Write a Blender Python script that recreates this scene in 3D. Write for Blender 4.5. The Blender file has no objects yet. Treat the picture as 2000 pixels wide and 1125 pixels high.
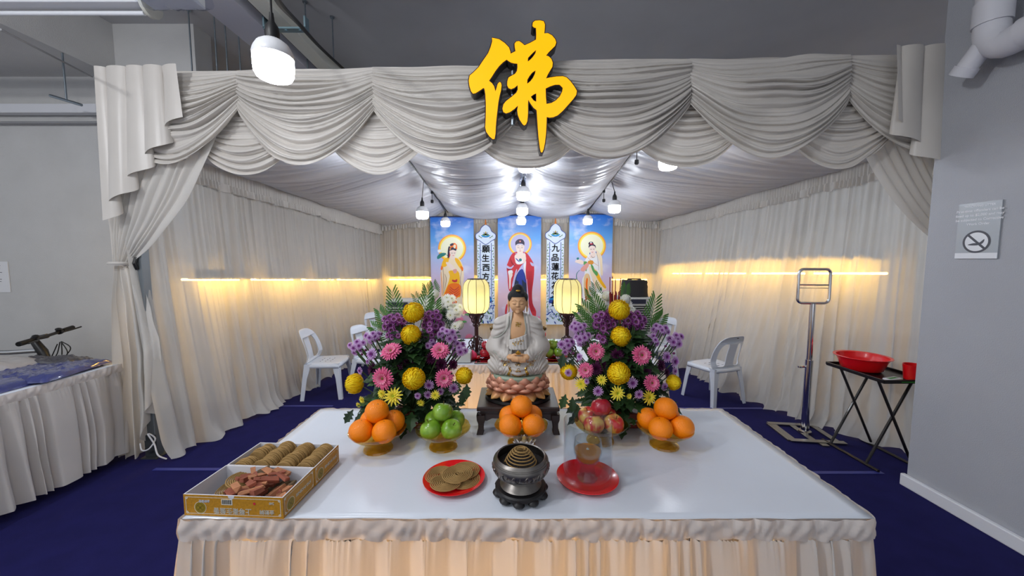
import bpy, math, random
import numpy as np
from mathutils import Vector, Matrix
from mathutils.geometry import tessellate_polygon
sc = bpy.context.scene
COL = sc.collection
PI = math.pi
# ------------------------------------------------------------------ camera
F, CX, CY, CAMZ = 722.0, 1000.0, 562.5, 1.43
PITCH = math.atan(56.5/F)
cam = bpy.data.cameras.new('camera'); co = bpy.data.objects.new('camera', cam); COL.objects.link(co)
cam.sensor_width = 36; cam.lens = F/2000*36; cam.clip_start = .02
co.location = (0, 0, CAMZ); co.rotation_euler = (PI/2-PITCH, 0, 0); sc.camera = co
def ray(px, py):
    xc, yc = (px-CX)/F, (CY-py)/F
    return Vector((xc, math.cos(PITCH)+yc*math.sin(PITCH), yc*math.cos(PITCH)-math.sin(PITCH)))
def P(px, py, Y):            # the point of the place seen at a photo pixel, at depth Y
    d = ray(px, py); return Vector((0, 0, CAMZ))+d*(Y/d.y)
def PZ(px, py, z):           # ... at height z
    d = ray(px, py); return Vector((0, 0, CAMZ))+d*((z-CAMZ)/d.z)
def PX(px, py, x):
    d = ray(px, py); return Vector((0, 0, CAMZ))+d*(x/d.x)
# ------------------------------------------------------------------ noise
def vnoise(seed, n=512):
    r = np.random.RandomState(seed).rand(n)*2-1
    def f(x):
        x = np.asarray(x, float); i = np.floor(x).astype(int); t = x-i; t = t*t*(3-2*t)
        return r[i % n]*(1-t)+r[(i+1) % n]*t
    return f
def vnoise2(seed, n=64):
    r = np.random.RandomState(seed).rand(n, n)*2-1
    def f(x, y):
        x = np.asarray(x, float); y = np.asarray(y, float)
        i = np.floor(x).astype(int); j = np.floor(y).astype(int); t = x-i; s = y-j
        t = t*t*(3-2*t); s = s*s*(3-2*s)
        a = r[i % n, j % n]; b = r[(i+1) % n, j % n]; c = r[i % n, (j+1) % n]; d = r[(i+1) % n, (j+1) % n]
        return (a*(1-t)+b*t)*(1-s)+(c*(1-t)+d*t)*s
    return f
# ------------------------------------------------------------------ materials
def lin(c):
    return tuple(((x/255)/12.92 if x/255 <= .04045 else ((x/255+.055)/1.055)**2.4) for x in c)
MATS = {}
def mat(name, rgb, rough=.5, metal=0., noise=0., nscale=20., bump=0., bscale=60., spec=.5, sheen=0., coat=0., attr=False,
        emit=0., trans=0., alpha=1., glass=0., ior=1.45, sub=0., emitc=None):
    if name in MATS: return MATS[name]
    m = bpy.data.materials.new(name); m.use_nodes = True; nt = m.node_tree; N = nt.nodes; L = nt.links
    b = N['Principled BSDF']; out = N['Material Output']
    c = lin(rgb)+(1,)
    b.inputs['Base Color'].default_value = c; b.inputs['Roughness'].default_value = rough; b.inputs['Metallic'].default_value = metal
    b.inputs['Specular IOR Level'].default_value = spec; b.inputs['IOR'].default_value = ior
    if sheen: b.inputs['Sheen Weight'].default_value = sheen
    if coat: b.inputs['Coat Weight'].default_value = coat; b.inputs['Coat Roughness'].default_value = .08
    if glass: b.inputs['Transmission Weight'].default_value = glass
    if sub:
        b.inputs['Subsurface Weight'].default_value = sub; b.inputs['Subsurface Scale'].default_value = .01
    if emit:
        b.inputs['Emission Color'].default_value = lin(emitc or rgb)+(1,); b.inputs['Emission Strength'].default_value = emit
    src = None
    if attr:
        a = N.new('ShaderNodeVertexColor'); a.layer_name = 'Col'; src = a.outputs['Color']
    if noise:
        tc = N.new('ShaderNodeTexCoord'); nz = N.new('ShaderNodeTexNoise'); nz.inputs['Scale'].default_value = nscale; nz.inputs['Detail'].default_value = 4
        L.new(tc.outputs['Object'], nz.inputs['Vector'])
        mr = N.new('ShaderNodeMapRange'); mr.inputs['To Min'].default_value = 1-noise; mr.inputs['To Max'].default_value = 1+noise
        mr.inputs['From Min'].default_value = .25; mr.inputs['From Max'].default_value = .75
        L.new(nz.outputs['Fac'], mr.inputs['Value'])
        mx = N.new('ShaderNodeMix'); mx.data_type = 'RGBA'; mx.blend_type = 'MULTIPLY'; mx.inputs['Factor'].default_value = 1
        if src: L.new(src, mx.inputs[6])
        else: mx.inputs[6].default_value = c
        L.new(mr.outputs['Result'], mx.inputs[7]); src = mx.outputs[2]
    if src: L.new(src, b.inputs['Base Color'])
    if bump:
        tc = N.new('ShaderNodeTexCoord'); nz = N.new('ShaderNodeTexNoise'); nz.inputs['Scale'].default_value = bscale; nz.inputs['Detail'].default_value = 3
        L.new(tc.outputs['Object'], nz.inputs['Vector'])
        bp = N.new('ShaderNodeBump'); bp.inputs['Strength'].default_value = bump; bp.inputs['Distance'].default_value = .01
        L.new(nz.outputs['Fac'], bp.inputs['Height']); L.new(bp.outputs['Normal'], b.inputs['Normal'])
    sh = b.outputs['BSDF']
    if trans:
        t = N.new('ShaderNodeBsdfTranslucent'); t.inputs['Color'].default_value = c
        if src: L.new(src, t.inputs['Color'])
        ms = N.new('ShaderNodeMixShader'); ms.inputs[0].default_value = trans; L.new(sh, ms.inputs[1]); L.new(t.outputs[0], ms.inputs[2]); sh = ms.outputs[0]
    if alpha < 1:
        t = N.new('ShaderNodeBsdfTransparent'); ms = N.new('ShaderNodeMixShader'); ms.inputs[0].default_value = alpha
        L.new(t.outputs[0], ms.inputs[1]); L.new(sh, ms.inputs[2]); sh = ms.outputs[0]
    L.new(sh, out.inputs['Surface'])
    MATS[name] = m; return m
def thin_glass(name, rgb, rough=.05, ior=1.45, edge=.40, face=.02):
    # clear sheet glass: see-through with fresnel reflection
    if name in MATS: return MATS[name]
    m = bpy.data.materials.new(name); m.use_nodes = True; nt = m.node_tree; N = nt.nodes; L = nt.links
    out = N['Material Output']; N.remove(N['Principled BSDF'])
    t = N.new('ShaderNodeBsdfTransparent'); t.inputs[0].default_value = lin(rgb)+(1,)
    g = N.new('ShaderNodeBsdfGlossy'); g.inputs['Roughness'].default_value = rough; g.inputs['Color'].default_value = (1, 1, 1, 1)
    fr = N.new('ShaderNodeLayerWeight'); fr.inputs[0].default_value = .5
    pw = N.new('ShaderNodeMath'); pw.operation = 'POWER'; pw.inputs[1].default_value = 4.; L.new(fr.outputs['Facing'], pw.inputs[0])
    ma = N.new('ShaderNodeMath'); ma.operation = 'MULTIPLY_ADD'; ma.inputs[1].default_value = edge; ma.inputs[2].default_value = face; L.new(pw.outputs[0], ma.inputs[0])
    ms = N.new('ShaderNodeMixShader'); L.new(ma.outputs[0], ms.inputs[0]); L.new(t.outputs[0], ms.inputs[1]); L.new(g.outputs[0], ms.inputs[2])
    L.new(ms.outputs[0], out.inputs['Surface']); MATS[name] = m; return m
# ------------------------------------------------------------------ mesh builder
class MB:
    def __init__(s): s.v = []; s.f = []; s.m = []; s.c = []; s.cur = 0; s.col = (1, 1, 1)
    def add(s, vs, fs, m=None, cols=None):
        o = len(s.v); s.v += [tuple(map(float, p)) for p in vs]; s.f += [tuple(int(i)+o for i in f) for f in fs]
        s.m += [s.cur if m is None else m]*len(fs); s.c += cols if cols else [s.col]*len(vs); return s
    def grid(s, A, cu=False, cv=False, m=None, cols=None):       # A: (nu,nv,3)
        A = np.asarray(A); nu, nv = A.shape[:2]; fs = []
        for i in range(nu if cu else nu-1):
            for j in range(nv if cv else nv-1):
                a, b = i*nv+j, ((i+1) % nu)*nv+j; c, d = ((i+1) % nu)*nv+(j+1) % nv, i*nv+(j+1) % nv
                fs.append((a, b, c, d))
        return s.add(A.reshape(-1, 3).tolist(), fs, m, cols)
    def box(s, c, d, rz=0, M=None, m=None, taper=1.):
        x, y, z = d[0]/2, d[1]/2, d[2]/2
        vs = [(-x, -y, -z), (x, -y, -z), (x, y, -z), (-x, y, -z)]+[(a*taper, b*taper, z) for a, b in ((-x, -y), (x, -y), (x, y), (-x, y))]
        R = M if M is not None else Matrix.Rotation(rz, 3, 'Z')
        vs = [R @ Vector(p)+Vector(c) for p in vs]
        return s.add(vs, [(3, 2, 1, 0), (4, 5, 6, 7), (0, 1, 5, 4), (1, 2, 6, 5), (2, 3, 7, 6), (3, 0, 4, 7)], m)
    def bar(s, a, b, w, h, m=None):       # box beam from a to b
        a, b = Vector(a), Vector(b); d = b-a; q = d.to_track_quat('Y', 'Z').to_matrix()
        return s.box((a+b)/2, (w, d.length, h), M=q, m=m)
    def tube(s, pts, r, n=8, cap=True, closed=False, m=None, cols=None):
        pts = [Vector(p) for p in pts]; k = len(pts); rs = r if hasattr(r, '__len__') else [r]*k
        ring = []; T = []
        for i in range(k):
            a = pts[(i-1) % k] if (closed or i > 0) else pts[i]; b = pts[(i+1) % k] if (closed or i < k-1) else pts[i]
            T.append((b-a).normalized() if (b-a).length > 1e-9 else Vector((0, 0, 1)))
        u = T[0].orthogonal().normalized()
        for i in range(k):
            u = (u-T[i]*u.dot(T[i])); u = u.normalized() if u.length > 1e-6 else T[i].orthogonal().normalized(); w = T[i].cross(u)
            ring.append([pts[i]+(u*math.cos(2*PI*j/n)+w*math.sin(2*PI*j/n))*rs[i] for j in range(n)])
        vs = [p for g in ring for p in g]; fs = []
        for i in range(k if closed else k-1):
            for j in range(n):
                a, b = i*n+j, i*n+(j+1) % n; c, d = ((i+1) % k)*n+(j+1) % n, ((i+1) % k)*n+j
                fs.append((a, b, c, d))
        if cap and not closed: fs += [tuple(range(n-1, -1, -1)), tuple((k-1)*n+j for j in range(n))]
        cc = None
        if cols: cc = [cols[i] for i in range(k) for j in range(n)]
        return s.add(vs, fs, m, cc)
    def lathe(s, prof, n=32, c=(0, 0, 0), fr=None, m=None, cols=None, closed=False):
        k = len(prof); A = np.zeros((n, k, 3))
        for i in range(n):
            a = 2*PI*i/n
            for j, (r, z) in enumerate(prof):
                rr = r*(fr(a, j/(k-1)) if fr else 1); A[i, j] = (c[0]+rr*math.cos(a), c[1]+rr*math.sin(a), c[2]+z)
        cc = [cols[j] for i in range(n) for j in range(k)] if cols else None
        return s.grid(A, cu=True, cv=closed, m=m, cols=cc)
    def ell(s, c, r, nu=16, nv=10, m=None, M=None):
        A = np.zeros((nu, nv, 3))
        for i in range(nu):
            for j in range(nv):
                a = 2*PI*i/nu; b = -PI/2+PI*j/(nv-1)
                p = Vector((r[0]*math.cos(a)*math.cos(b), r[1]*math.sin(a)*math.cos(b), r[2]*math.sin(b)))
                if M is not None: p = M @ p
                A[i, j] = p+Vector(c)
        return s.grid(A, cu=True, m=m)
    def poly(s, loops, o, ex, ey, ez, depth=0., m=None):
        # flat filled outline (first loop outer, others holes) at o + x*ex + y*ey, thickness depth along ez
        o, ex, ey, ez = map(Vector, (o, ex, ey, ez))
        flat = [p for lp in loops for p in lp]
        tri = tessellate_polygon([[Vector((p[0], p[1], 0)) for p in lp] for lp in loops])
        n = len(flat); A = [o+ex*p[0]+ey*p[1] for p in flat]
        if depth == 0: return s.add(A, tri, m)
        vs = A+[p+ez*depth for p in A]; fs = list(tri)+[tuple(n+i for i in reversed(t)) for t in tri]; k = 0
        for lp in loops:
            L = len(lp)
            for i in range(L): fs.append((k+i, k+(i+1) % L, n+k+(i+1) % L, n+k+i))
            k += L
        return s.add(vs, fs, m)
    def build(s, name, mats, parent=None, smooth=True, bevel=0., sub=0, loc=None, rot=None, angle=40, fix=False, solid=0.):
        me = bpy.data.meshes.new(name); me.from_pydata(s.v, [], s.f)
        for mm in (mats if isinstance(mats, (list, tuple)) else [mats]): me.materials.append(mm)
        me.polygons.foreach_set('material_index', s.m)
        if any(c != (1, 1, 1) for c in s.c):
            at = me.color_attributes.new('Col', 'FLOAT_COLOR', 'POINT')
            at.data.foreach_set('color', np.hstack([np.array(s.c), np.ones((len(s.c), 1))]).ravel())
        if fix:
            import bmesh
            bm = bmesh.new(); bm.from_mesh(me); bmesh.ops.recalc_face_normals(bm, faces=bm.faces); bm.to_mesh(me); bm.free()
        if smooth:
            me.polygons.foreach_set('use_smooth', [True]*len(me.polygons))
        me.update()
        if smooth and angle < 180:
            try: me.set_sharp_from_angle(angle=math.radians(angle))
            except Exception: pass
        o = bpy.data.objects.new(name, me); COL.objects.link(o)
        if parent: o.parent = parent
        if loc is not None: o.location = loc
        if rot is not None: o.rotation_euler = rot
        if solid:
            md = o.modifiers.new('s', 'SOLIDIFY'); md.thickness = solid; md.offset = 0
        if bevel:
            md = o.modifiers.new('b', 'BEVEL'); md.width = bevel; md.segments = 2; md.limit_method = 'ANGLE'; md.angle_limit = math.radians(40)
        if sub:
            md = o.modifiers.new('u', 'SUBSURF'); md.levels = sub; md.render_levels = sub
        return o
def tag(o, label, cat, group=None, kind=None):
    o['label'] = label; o['category'] = cat
    if group: o['group'] = group
    if kind: o['kind'] = kind
    return o
def thing(name, label, cat, loc=(0, 0, 0), rz=0., group=None, rot=None):
    o = bpy.data.objects.new(name, None); COL.objects.link(o); o.empty_display_size = .05
    o.location = loc; o.rotation_euler = rot if rot else (0, 0, rz); return tag(o, label, cat, group)
def dup(root, loc, rz=None, label=None, group=None, rot=None, scale=None):
    r = root.copy(); COL.objects.link(r); r.location = loc
    if rz is not None: r.rotation_euler = (0, 0, rz)
    if rot is not None: r.rotation_euler = rot
    if scale is not None: r.scale = (scale,)*3
    if label: r['label'] = label
    if group: r['group'] = group
    for ch in list(root.children):
        c = ch.copy(); COL.objects.link(c); c.parent = r
        for g in ch.children:
            d = g.copy(); COL.objects.link(d); d.parent = c
    return r
def struct(o):
    o['kind'] = 'structure'; return o
def smooth_loop(pts, n=4):       # closed Catmull-Rom
    out = []; k = len(pts)
    for i in range(k):
        p0, p1, p2, p3 = [np.array(pts[(i+q) % k], float) for q in (-1, 0, 1, 2)]
        for j in range(n):
            t = j/n; out.append(tuple(.5*((2*p1)+(-p0+p2)*t+(2*p0-5*p1+4*p2-p3)*t*t+(-p0+3*p1-3*p2+p3)*t**3)))
    return out
def smooth_path(pts, n=6):
    out = []; k = len(pts)
    for i in range(k-1):
        p0, p1, p2, p3 = [np.array(pts[min(max(i+q, 0), k-1)], float) for q in (-1, 0, 1, 2)]
        for j in range(n):
            t = j/n; out.append(tuple(.5*((2*p1)+(-p0+p2)*t+(2*p0-5*p1+4*p2-p3)*t*t+(-p0+3*p1-3*p2+p3)*t**3)))
    out.append(tuple(pts[-1])); return out
def inset(lp, d):
    a = sum(lp[i][0]*lp[(i+1) % len(lp)][1]-lp[(i+1) % len(lp)][0]*lp[i][1] for i in range(len(lp)))
    sg = 1 if a > 0 else -1; out = []; k = len(lp)
    for i in range(k):
        p, q = np.array(lp[i-1]), np.array(lp[(i+1) % k]); t = q-p; l = np.hypot(*t) or 1; nrm = np.array((-t[1], t[0]))/l*sg
        out.append(tuple(np.array(lp[i])+nrm*d))
    return out
def text(name, s, size, m, parent, M, bold=0., align='CENTER', depth=0.0004, heavy=0.):
    cu = bpy.data.curves.new(name, 'FONT'); cu.body = s; cu.size = size; cu.align_x = align; cu.align_y = 'CENTER'; cu.offset = bold; cu.extrude = depth
    cu.resolution_u = 3
    ob = bpy.data.objects.new(name, cu); COL.objects.link(ob)
    dg = bpy.context.evaluated_depsgraph_get(); dg.update(); me = bpy.data.meshes.new_from_object(ob.evaluated_get(dg))
    bpy.data.objects.remove(ob); bpy.data.curves.remove(cu)
    if heavy:        # heavier strokes: the same glyphs laid a hair apart
        b = MB()
        for dx, dy in ((0, 0), (heavy, 0), (-heavy, 0), (0, heavy), (0, -heavy)):
            b.add([(v.co.x+dx, v.co.y+dy, v.co.z) for v in me.vertices], [tuple(p.vertices) for p in me.polygons])
        bpy.data.meshes.remove(me); me = bpy.data.meshes.new(name); me.from_pydata(b.v, [], b.f)
    me.materials.clear(); me.materials.append(m)
    o = bpy.data.objects.new(name, me); COL.objects.link(o)
    if parent: o.parent = parent
    o.matrix_local = M; return o
def frame(o, ex, ey):            # matrix with local x=ex, y=ey at o
    ex, ey = Vector(ex).normalized(), Vector(ey).normalized(); ez = ex.cross(ey)
    M = Matrix((ex, ey, ez)).transposed().to_4x4(); M.translation = Vector(o); return M
# ------------------------------------------------------------------ surface nets (for sculpted bodies)
def nets(f, lo, hi, h):
    ax = [np.arange(lo[i], hi[i]+h, h) for i in range(3)]
    X, Y, Z = np.meshgrid(*ax, indexing='ij'); G = f(X, Y, Z); I = G < 0
    nx, ny, nz = G.shape; S = np.zeros((nx-1, ny-1, nz-1, 3)); N = np.zeros((nx-1, ny-1, nz-1))
    sl = lambda A, c: A[c[0]:nx-1+c[0], c[1]:ny-1+c[1], c[2]:nz-1+c[2]]
    cs = [(a, b, c) for a in (0, 1) for b in (0, 1) for c in (0, 1)]
    for a in cs:
        for k in range(3):
            if a[k]: continue
            b = list(a); b[k] = 1; fa, fb = sl(G, a), sl(G, b); mk = (fa < 0) != (fb < 0)
            t = np.where(mk, fa/np.where(mk, fa-fb, 1), 0)
            for q in range(3): S[..., q] += mk*(a[q]+(t if q == k else 0))
            N += mk
    act = N > 0; idx = -np.ones(N.shape, int); idx[act] = np.arange(act.sum())
    base = np.stack(np.meshgrid(np.arange(nx-1), np.arange(ny-1), np.arange(nz-1), indexing='ij'), -1)
    V = (base[act]+S[act]/N[act][:, None])*h+np.array([a[0] for a in ax])
    Fc = []
    for k in range(3):
        a = [slice(1, n-1) for n in (nx, ny, nz)]; a[k] = slice(0, (nx, ny, nz)[k]-1); b = list(a); b[k] = slice(1, (nx, ny, nz)[k])
        A, B = I[tuple(a)], I[tuple(b)]; ch = A != B; w = np.argwhere(ch); off = np.array([1, 1, 1]); off[k] = 0; w = w+off
        u, v = [(1, 2), (2, 0), (0, 1)][k]
        du = np.zeros(3, int); du[u] = 1; dv = np.zeros(3, int); dv[v] = 1
        q = [idx[tuple((w-o).T)] for o in (du+dv, dv, np.zeros(3, int), du)]
        q = np.stack(q, -1); fl = ~A[ch]; q[fl] = q[fl][:, ::-1]; Fc.append(q)
    return V, np.vstack(Fc)
def smin(a, b, k):
    h = np.clip(.5+.5*(b-a)/k, 0, 1); return b*(1-h)+a*h-k*h*(1-h)
def s_ell(X, Y, Z, c, r):
    k0 = np.sqrt(((X-c[0])/r[0])**2+((Y-c[1])/r[1])**2+((Z-c[2])/r[2])**2)
    k1 = np.sqrt(((X-c[0])/r[0]**2)**2+((Y-c[1])/r[1]**2)**2+((Z-c[2])/r[2]**2)**2)+1e-9
    return k0*(k0-1)/k1
def s_cap(X, Y, Z, a, b, ra, rb):
    a, b = np.array(a, float), np.array(b, float); d = b-a
    t = np.clip(((X-a[0])*d[0]+(Y-a[1])*d[1]+(Z-a[2])*d[2])/(d@d), 0, 1)
    return np.sqrt((X-a[0]-t*d[0])**2+(Y-a[1]-t*d[1])**2+(Z-a[2]-t*d[2])**2)-(ra+(rb-ra)*t)
def net_obj(name, f, lo, hi, h, m, parent):
    V, Q = nets(f, lo, hi, h); b = MB(); b.add(V.tolist(), Q.tolist()); return b.build(name, m, parent, angle=180)
# ================================================================== the hall
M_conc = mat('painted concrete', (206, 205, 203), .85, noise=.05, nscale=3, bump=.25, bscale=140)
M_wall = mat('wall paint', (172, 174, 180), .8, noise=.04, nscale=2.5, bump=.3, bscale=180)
M_slab = mat('ceiling paint', (190, 190, 192), .9, noise=.06, nscale=2)
M_carpet = mat('blue carpet', (31, 30, 84), .95, noise=.12, nscale=9, bump=.5, bscale=700, spec=.15)
M_white = mat('white plastic', (225, 226, 230), .4)
M_black = mat('black plastic', (20, 20, 22), .45)
M_steel = mat('galvanised steel', (150, 160, 168), .4, 1., noise=.1, nscale=40)
M_chrome = mat('chrome', (225, 225, 228), .12, 1.)
def boxo(name, x0, x1, y0, y1, z0, z1, m, bevel=0., parent=None):
    b = MB(); b.box(((x0+x1)/2, (y0+y1)/2, (z0+z1)/2), (x1-x0, y1-y0, z1-z0)); return b.build(name, m, parent, smooth=False, bevel=bevel)
struct(boxo('floor', -9, 8, -4, 8, -.1, 0, M_carpet))
struct(boxo('ceiling', -9, 5.5, -.6, 8, 3.6, 3.8, M_slab))
struct(boxo('wall_back', -9, 8, 7.0, 7.2, 0, 3.6, M_conc))
struct(boxo('wall_left', -9, -2.95, 3.6, 3.8, 0, 3.6, M_conc))
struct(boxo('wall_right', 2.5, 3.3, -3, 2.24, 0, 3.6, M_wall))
struct(boxo('baseboard_right', 2.47, 2.499, -3, 2.255, 0, .075, M_white, .006))
struct(boxo('trim_1', -9, -3.7, -.6, 3.599, 3.13, 3.599, M_conc))        # deep concrete beam on the left
b = MB(); b.bar((-1.75, 2.62, 3.38), (-.45, 2.40, 3.38), .25, .3); struct(b.build('trim_2', M_conc, smooth=False))
# duct and cable trunking under the slab, running away from the viewer
def rod(name, x, y, z0, z1, label):
    b = MB(); b.tube([(x, y, z0), (x, y, z1)], .006, 8); b.lathe([(0, 0), (.02, 0), (.02, .012), (0, .012)], 8, (x, y, z1-.012)); return tag(b.build(name, M_steel), label, 'hanger rod')
d = boxo('ceiling_duct', -2.06, -1.80, -.5, 5.2, 3.1, 3.25, mat('duct grey', (206, 206, 216), .6), .004)
tag(d, 'wide grey boxed duct running under the slab above the left swags', 'duct')
t = thing('cable_trunking', 'narrow cream cable trunking beside the duct above the front bulb', 'trunking', (-1.65, 0, 3.1))
boxo('body', -.062, .062, -.5, 5.2, 0, .09, mat('trunking cream', (226, 226, 214), .5), .003, t)
boxo('gap_shade', -.075, -.063, -.5, 5.2, .01, .05, mat('dark gap', (50, 46, 46), .7), 0, t)  # dark strip painted in for the shaded gap beside the duct
b = MB(); q = P(559, 58, 2.75); b.box((q.x, q.y, q.z), (.30, .05, .012)); b.box((q.x-.144, q.y, q.z+.04), (.012, .05, .08)); b.box((q.x+.144, q.y, q.z+.04), (.012, .05, .08))
for dx in (-.1, 0, .1): b.lathe([(0, -.004), (.012, -.004), (.012, 0), (0, 0)], 8, (q.x+dx, q.y, q.z-.006))
tag(b.build('trunking_bracket', mat('zinc', (150, 178, 188), .35, .8), smooth=False), 'galvanised bracket clamped under the cable trunking', 'bracket')
b = MB(); b.tube(smooth_path([P(536, -30, 1.45), P(545, 5, 1.6), P(585, 48, 2.3), P(625, 92, 3.0), P(668, 132, 3.6), P(690, 150, 4.2)]), .012, 8)
tag(b.build('power_cable', M_black), 'black power cable running along the trunking from the front bulb', 'cable')
for i, (x0, y0, y1, Y, lb) in enumerate([(372, 38, 138, 3.4, 'first hanger rod from the left above the valance'), (421, 42, 135, 3.4, 'second hanger rod from the left above the valance'),
        (442, 60, 135, 3.5, 'hanger rod just left of the grey duct, third of four'), (468, 80, 136, 3.6, 'hanger rod touching the edge of the grey duct, fourth of four'),
        (598, 10, 120, 3.3, 'thin hanger rod right of the cable trunking'), (650, 8, 126, 3.5, 'thin hanger rod farthest right above the valance')]):
    q = P(x0, (y0+y1)/2, Y); rod('hanger_rod', q.x, Y, 2.55, 3.6, lb)
# fluorescent battens
t = thing('fluorescent_batten', 'long white fluorescent batten under the left beam with a round end cap', 'light fitting', (-2.8, 2.42, 2.98))
boxo('housing', -3, .55, -.06, .06, 0, .07, M_white, .006, t)
b = MB(); b.lathe([(0, -.01), (.075, -.01), (.075, .01), (0, .01)], 20); b.build('end_cap', mat('cap cream', (214, 212, 200), .5), t, loc=(.56, 0, .02), rot=(0, PI/2, 0))
b = MB(); b.tube([(-3, 0, -.03), (.52, 0, -.03)], .013, 10); b.build('tube', mat('tube glass', (230, 232, 236), .3), t)
t = thing('batten_end', 'short white batten end wrapped in clear plastic beside the round cap', 'light fitting', (-2.03, 2.3, 2.93))
boxo('housing', -.13, .18, -.06, .06, 0, .07, M_white, .006, t)
b = MB(); nz = vnoise2(5)
A = np.zeros((24, 12, 3))
for i in range(24):
    for j in range(12):
        a = 2*PI*j/12; rr = .07+.012*nz(i*.9, j*1.3); A[i, j] = (-.15+i*.016, rr*1.1*math.cos(a), .035+rr*.75*math.sin(a))
b.grid(A, cv=True); b.build('plastic_wrap', thin_glass('clear plastic', (235, 238, 245), .15, 1.35), t)
b = MB(); q = P(60, 213, 3.52); b.box((-5.6, 3.53, q.z), (5.2, .07, .08)); tag(b.build('wall_trunking', M_white, smooth=False, bevel=.005), 'white trunking strip fixed along the left wall', 'trunking')
b = MB(); b.tube([(-8.2, 3.55, q.z-.11), (-3.0, 3.55, q.z-.11)], .012, 8); tag(b.build('conduit', mat('grey conduit', (150, 150, 152), .5)), 'thin grey conduit just below the wall trunking', 'conduit')
b = MB(); q = P(124, 130, 3.2); b.tube([q+Vector((0, 0, .6)), q, q-Vector((0, 0, .27))], .007, 8); b.tube([q+Vector((-.11, -.02, -.24)), q+Vector((.1, .02, -.30))], .012, 8)
tag(b.build('pipe_hanger', M_steel), 'T-shaped hanger hanging above the wall trunking at left', 'hanger')
# bare conduit lines on the beam
b = MB(); b.tube([P(0, 57, 1.9), P(180, 150, 3.1)], .006, 6); tag(b.build('beam_conduit', mat('grey conduit', (150, 150, 152), .5)), 'thin cable line running along the underside of the left beam', 'conduit')
# soil pipe on the pillar
t = thing('drain_pipe', 'white drain pipe with an elbow and a capped branch high on the right wall', 'pipe', (2.38, 1.93, 0))
zc = PX(1935, 85, 2.38).z
M_pipe = mat('pipe paint', (214, 214, 220), .5)
b = MB(); b.tube([(0, 0, 3.6), (0, 0, zc+.06)], .062, 20); b.tube(smooth_path([(0, 0, zc+.08), (0, -.01, zc+.02), (0, -.06, zc-.03), (0, -.14, zc-.02)], 5), .064, 20); b.build('pipe', M_pipe, t)
b = MB(); b.tube([(0, -.12, zc-.02), (0, -.9, zc+.02)], .062, 20); b.build('side_pipe', M_pipe, t)
b = MB(); b.tube([(0, 0, zc+.09), (0, 0, zc+.2)], .069, 20); b.tube([(0, -.13, zc-.02), (0, -.2, zc-.015)], .069, 20); b.build('collar', M_pipe, t)
b = MB(); b.tube([(-.01, 0, zc+.02), (-.02, .08, zc-.09)], .044, 16); b.tube([(-.018, .07, zc-.075), (-.02, .095, zc-.11)], .050, 16); b.build('branch_cap', M_pipe, t)
# notice on the pillar
a0, a1, a2 = PX(1865, 505, 2.494), PX(1948, 502, 2.494), PX(1874, 400, 2.494)
t = thing('wall_notice', 'grey warning notice with a crossed-out circle on the right wall', 'sign', (2.494, (a0.y+a1.y)/2, (a0.z+a2.z)/2))
wN, hN = abs(a0.y-a1.y), abs(a2.z-a0.z)
M_nt = mat('notice grey', (168, 174, 180), .35, coat=.5); M_ntw = mat('notice white', (226, 228, 232), .35); M_ntd = mat('notice dark', (70, 72, 80), .5)
boxo('sheet', -.002, .004, -wN/2, wN/2, -hN/2, hN/2, M_nt, 0, t)
boxo('footer_strip', -.0028, -.002, -wN/2, wN/2, -hN/2, -hN/2+hN*.1, M_ntw, 0, t)
nx, ny = Vector((0, -1, 0)), Vector((0, 0, 1))
for s, zz, sz in (('THROWING LITTER', .44, .05), ('First-time offenders can be', .36, .062), ('fined up to $2,000 and may', .28, .062), ('be subjected to Corrective', .2, .062), ('Work Order', .12, .062)):
    text('notice_text', s, hN*sz, M_ntw, t, frame((-.0025, 0, hN*zz), nx, ny), .0003)
b = MB(); R = wN*.33
b.poly([[(R*math.cos(k*PI/20), R*math.sin(k*PI/20)) for k in range(40)], [(R*.83*math.cos(k*PI/20), R*.83*math.sin(k*PI/20)) for k in range(40)]], (-.003, 0, -hN*.2), nx, ny, nx.cross(ny), 0, 0)
b.poly([[(-R*.68, R*.55), (-R*.55, R*.68), (R*.68, -R*.55), (R*.55, -R*.68)]], (-.0032, 0, -hN*.2), nx, ny, nx, 0, 0)
b.poly([smooth_loop([(-.6*R, -.25*R), (-.2*R, -.12*R), (.2*R, -.1*R), (.55*R, .22*R), (.5*R, -.1*R), (.2*R, -.3*R), (-.3*R, -.32*R)])], (-.0031, 0, -hN*.2), nx, ny, nx, 0, 0)
b.poly([[(.86*R*math.cos(k*PI/20), .86*R*math.sin(k*PI/20)) for k in range(40)]], (-.0028, 0, -hN*.2), nx, ny, nx, 0, 1)
b.build('prohibition_symbol', [M_ntd, M_ntw], t, smooth=False)
q = P(8, 541, 3.595); t = thing('paper_notice', 'small white paper notice taped on the left wall', 'notice', (q.x-.1, 3.594, q.z))
boxo('sheet', -.15, .15, -.002, .004, -.15, .15, mat('paper', (232, 232, 234), .7), 0, t)
b = MB()
for k in range(9): b.box((-.02+.01*(k % 2), -.003, .11-.022*k), (.2-.03*(k % 3), .001, .005))
b.build('print', M_ntd, t, smooth=False)
# carpet joints
M_tape = mat('carpet tape', (52, 56, 130), .35)
for (pa, pb, lb) in (((300, 917), (442, 916), 'shiny blue carpet tape strip near the foot of the left curtain'), ((1590, 924), (1722, 922), 'shiny blue carpet tape strip in front of the black folding table'),
                     ((1300, 797), (1490, 798), 'carpet tape strip on the floor below the right plastic chair'), ((540, 793), (650, 793), 'carpet tape strip on the floor below the left plastic chairs')):
    a, c = PZ(*pa, .002), PZ(*pb, .002); b = MB(); b.box(((a.x+c.x)/2, (a.y+c.y)/2, .002), ((c-a).length, .03, .003)); tag(b.build('carpet_tape', M_tape, smooth=False), lb, 'tape')
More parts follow.
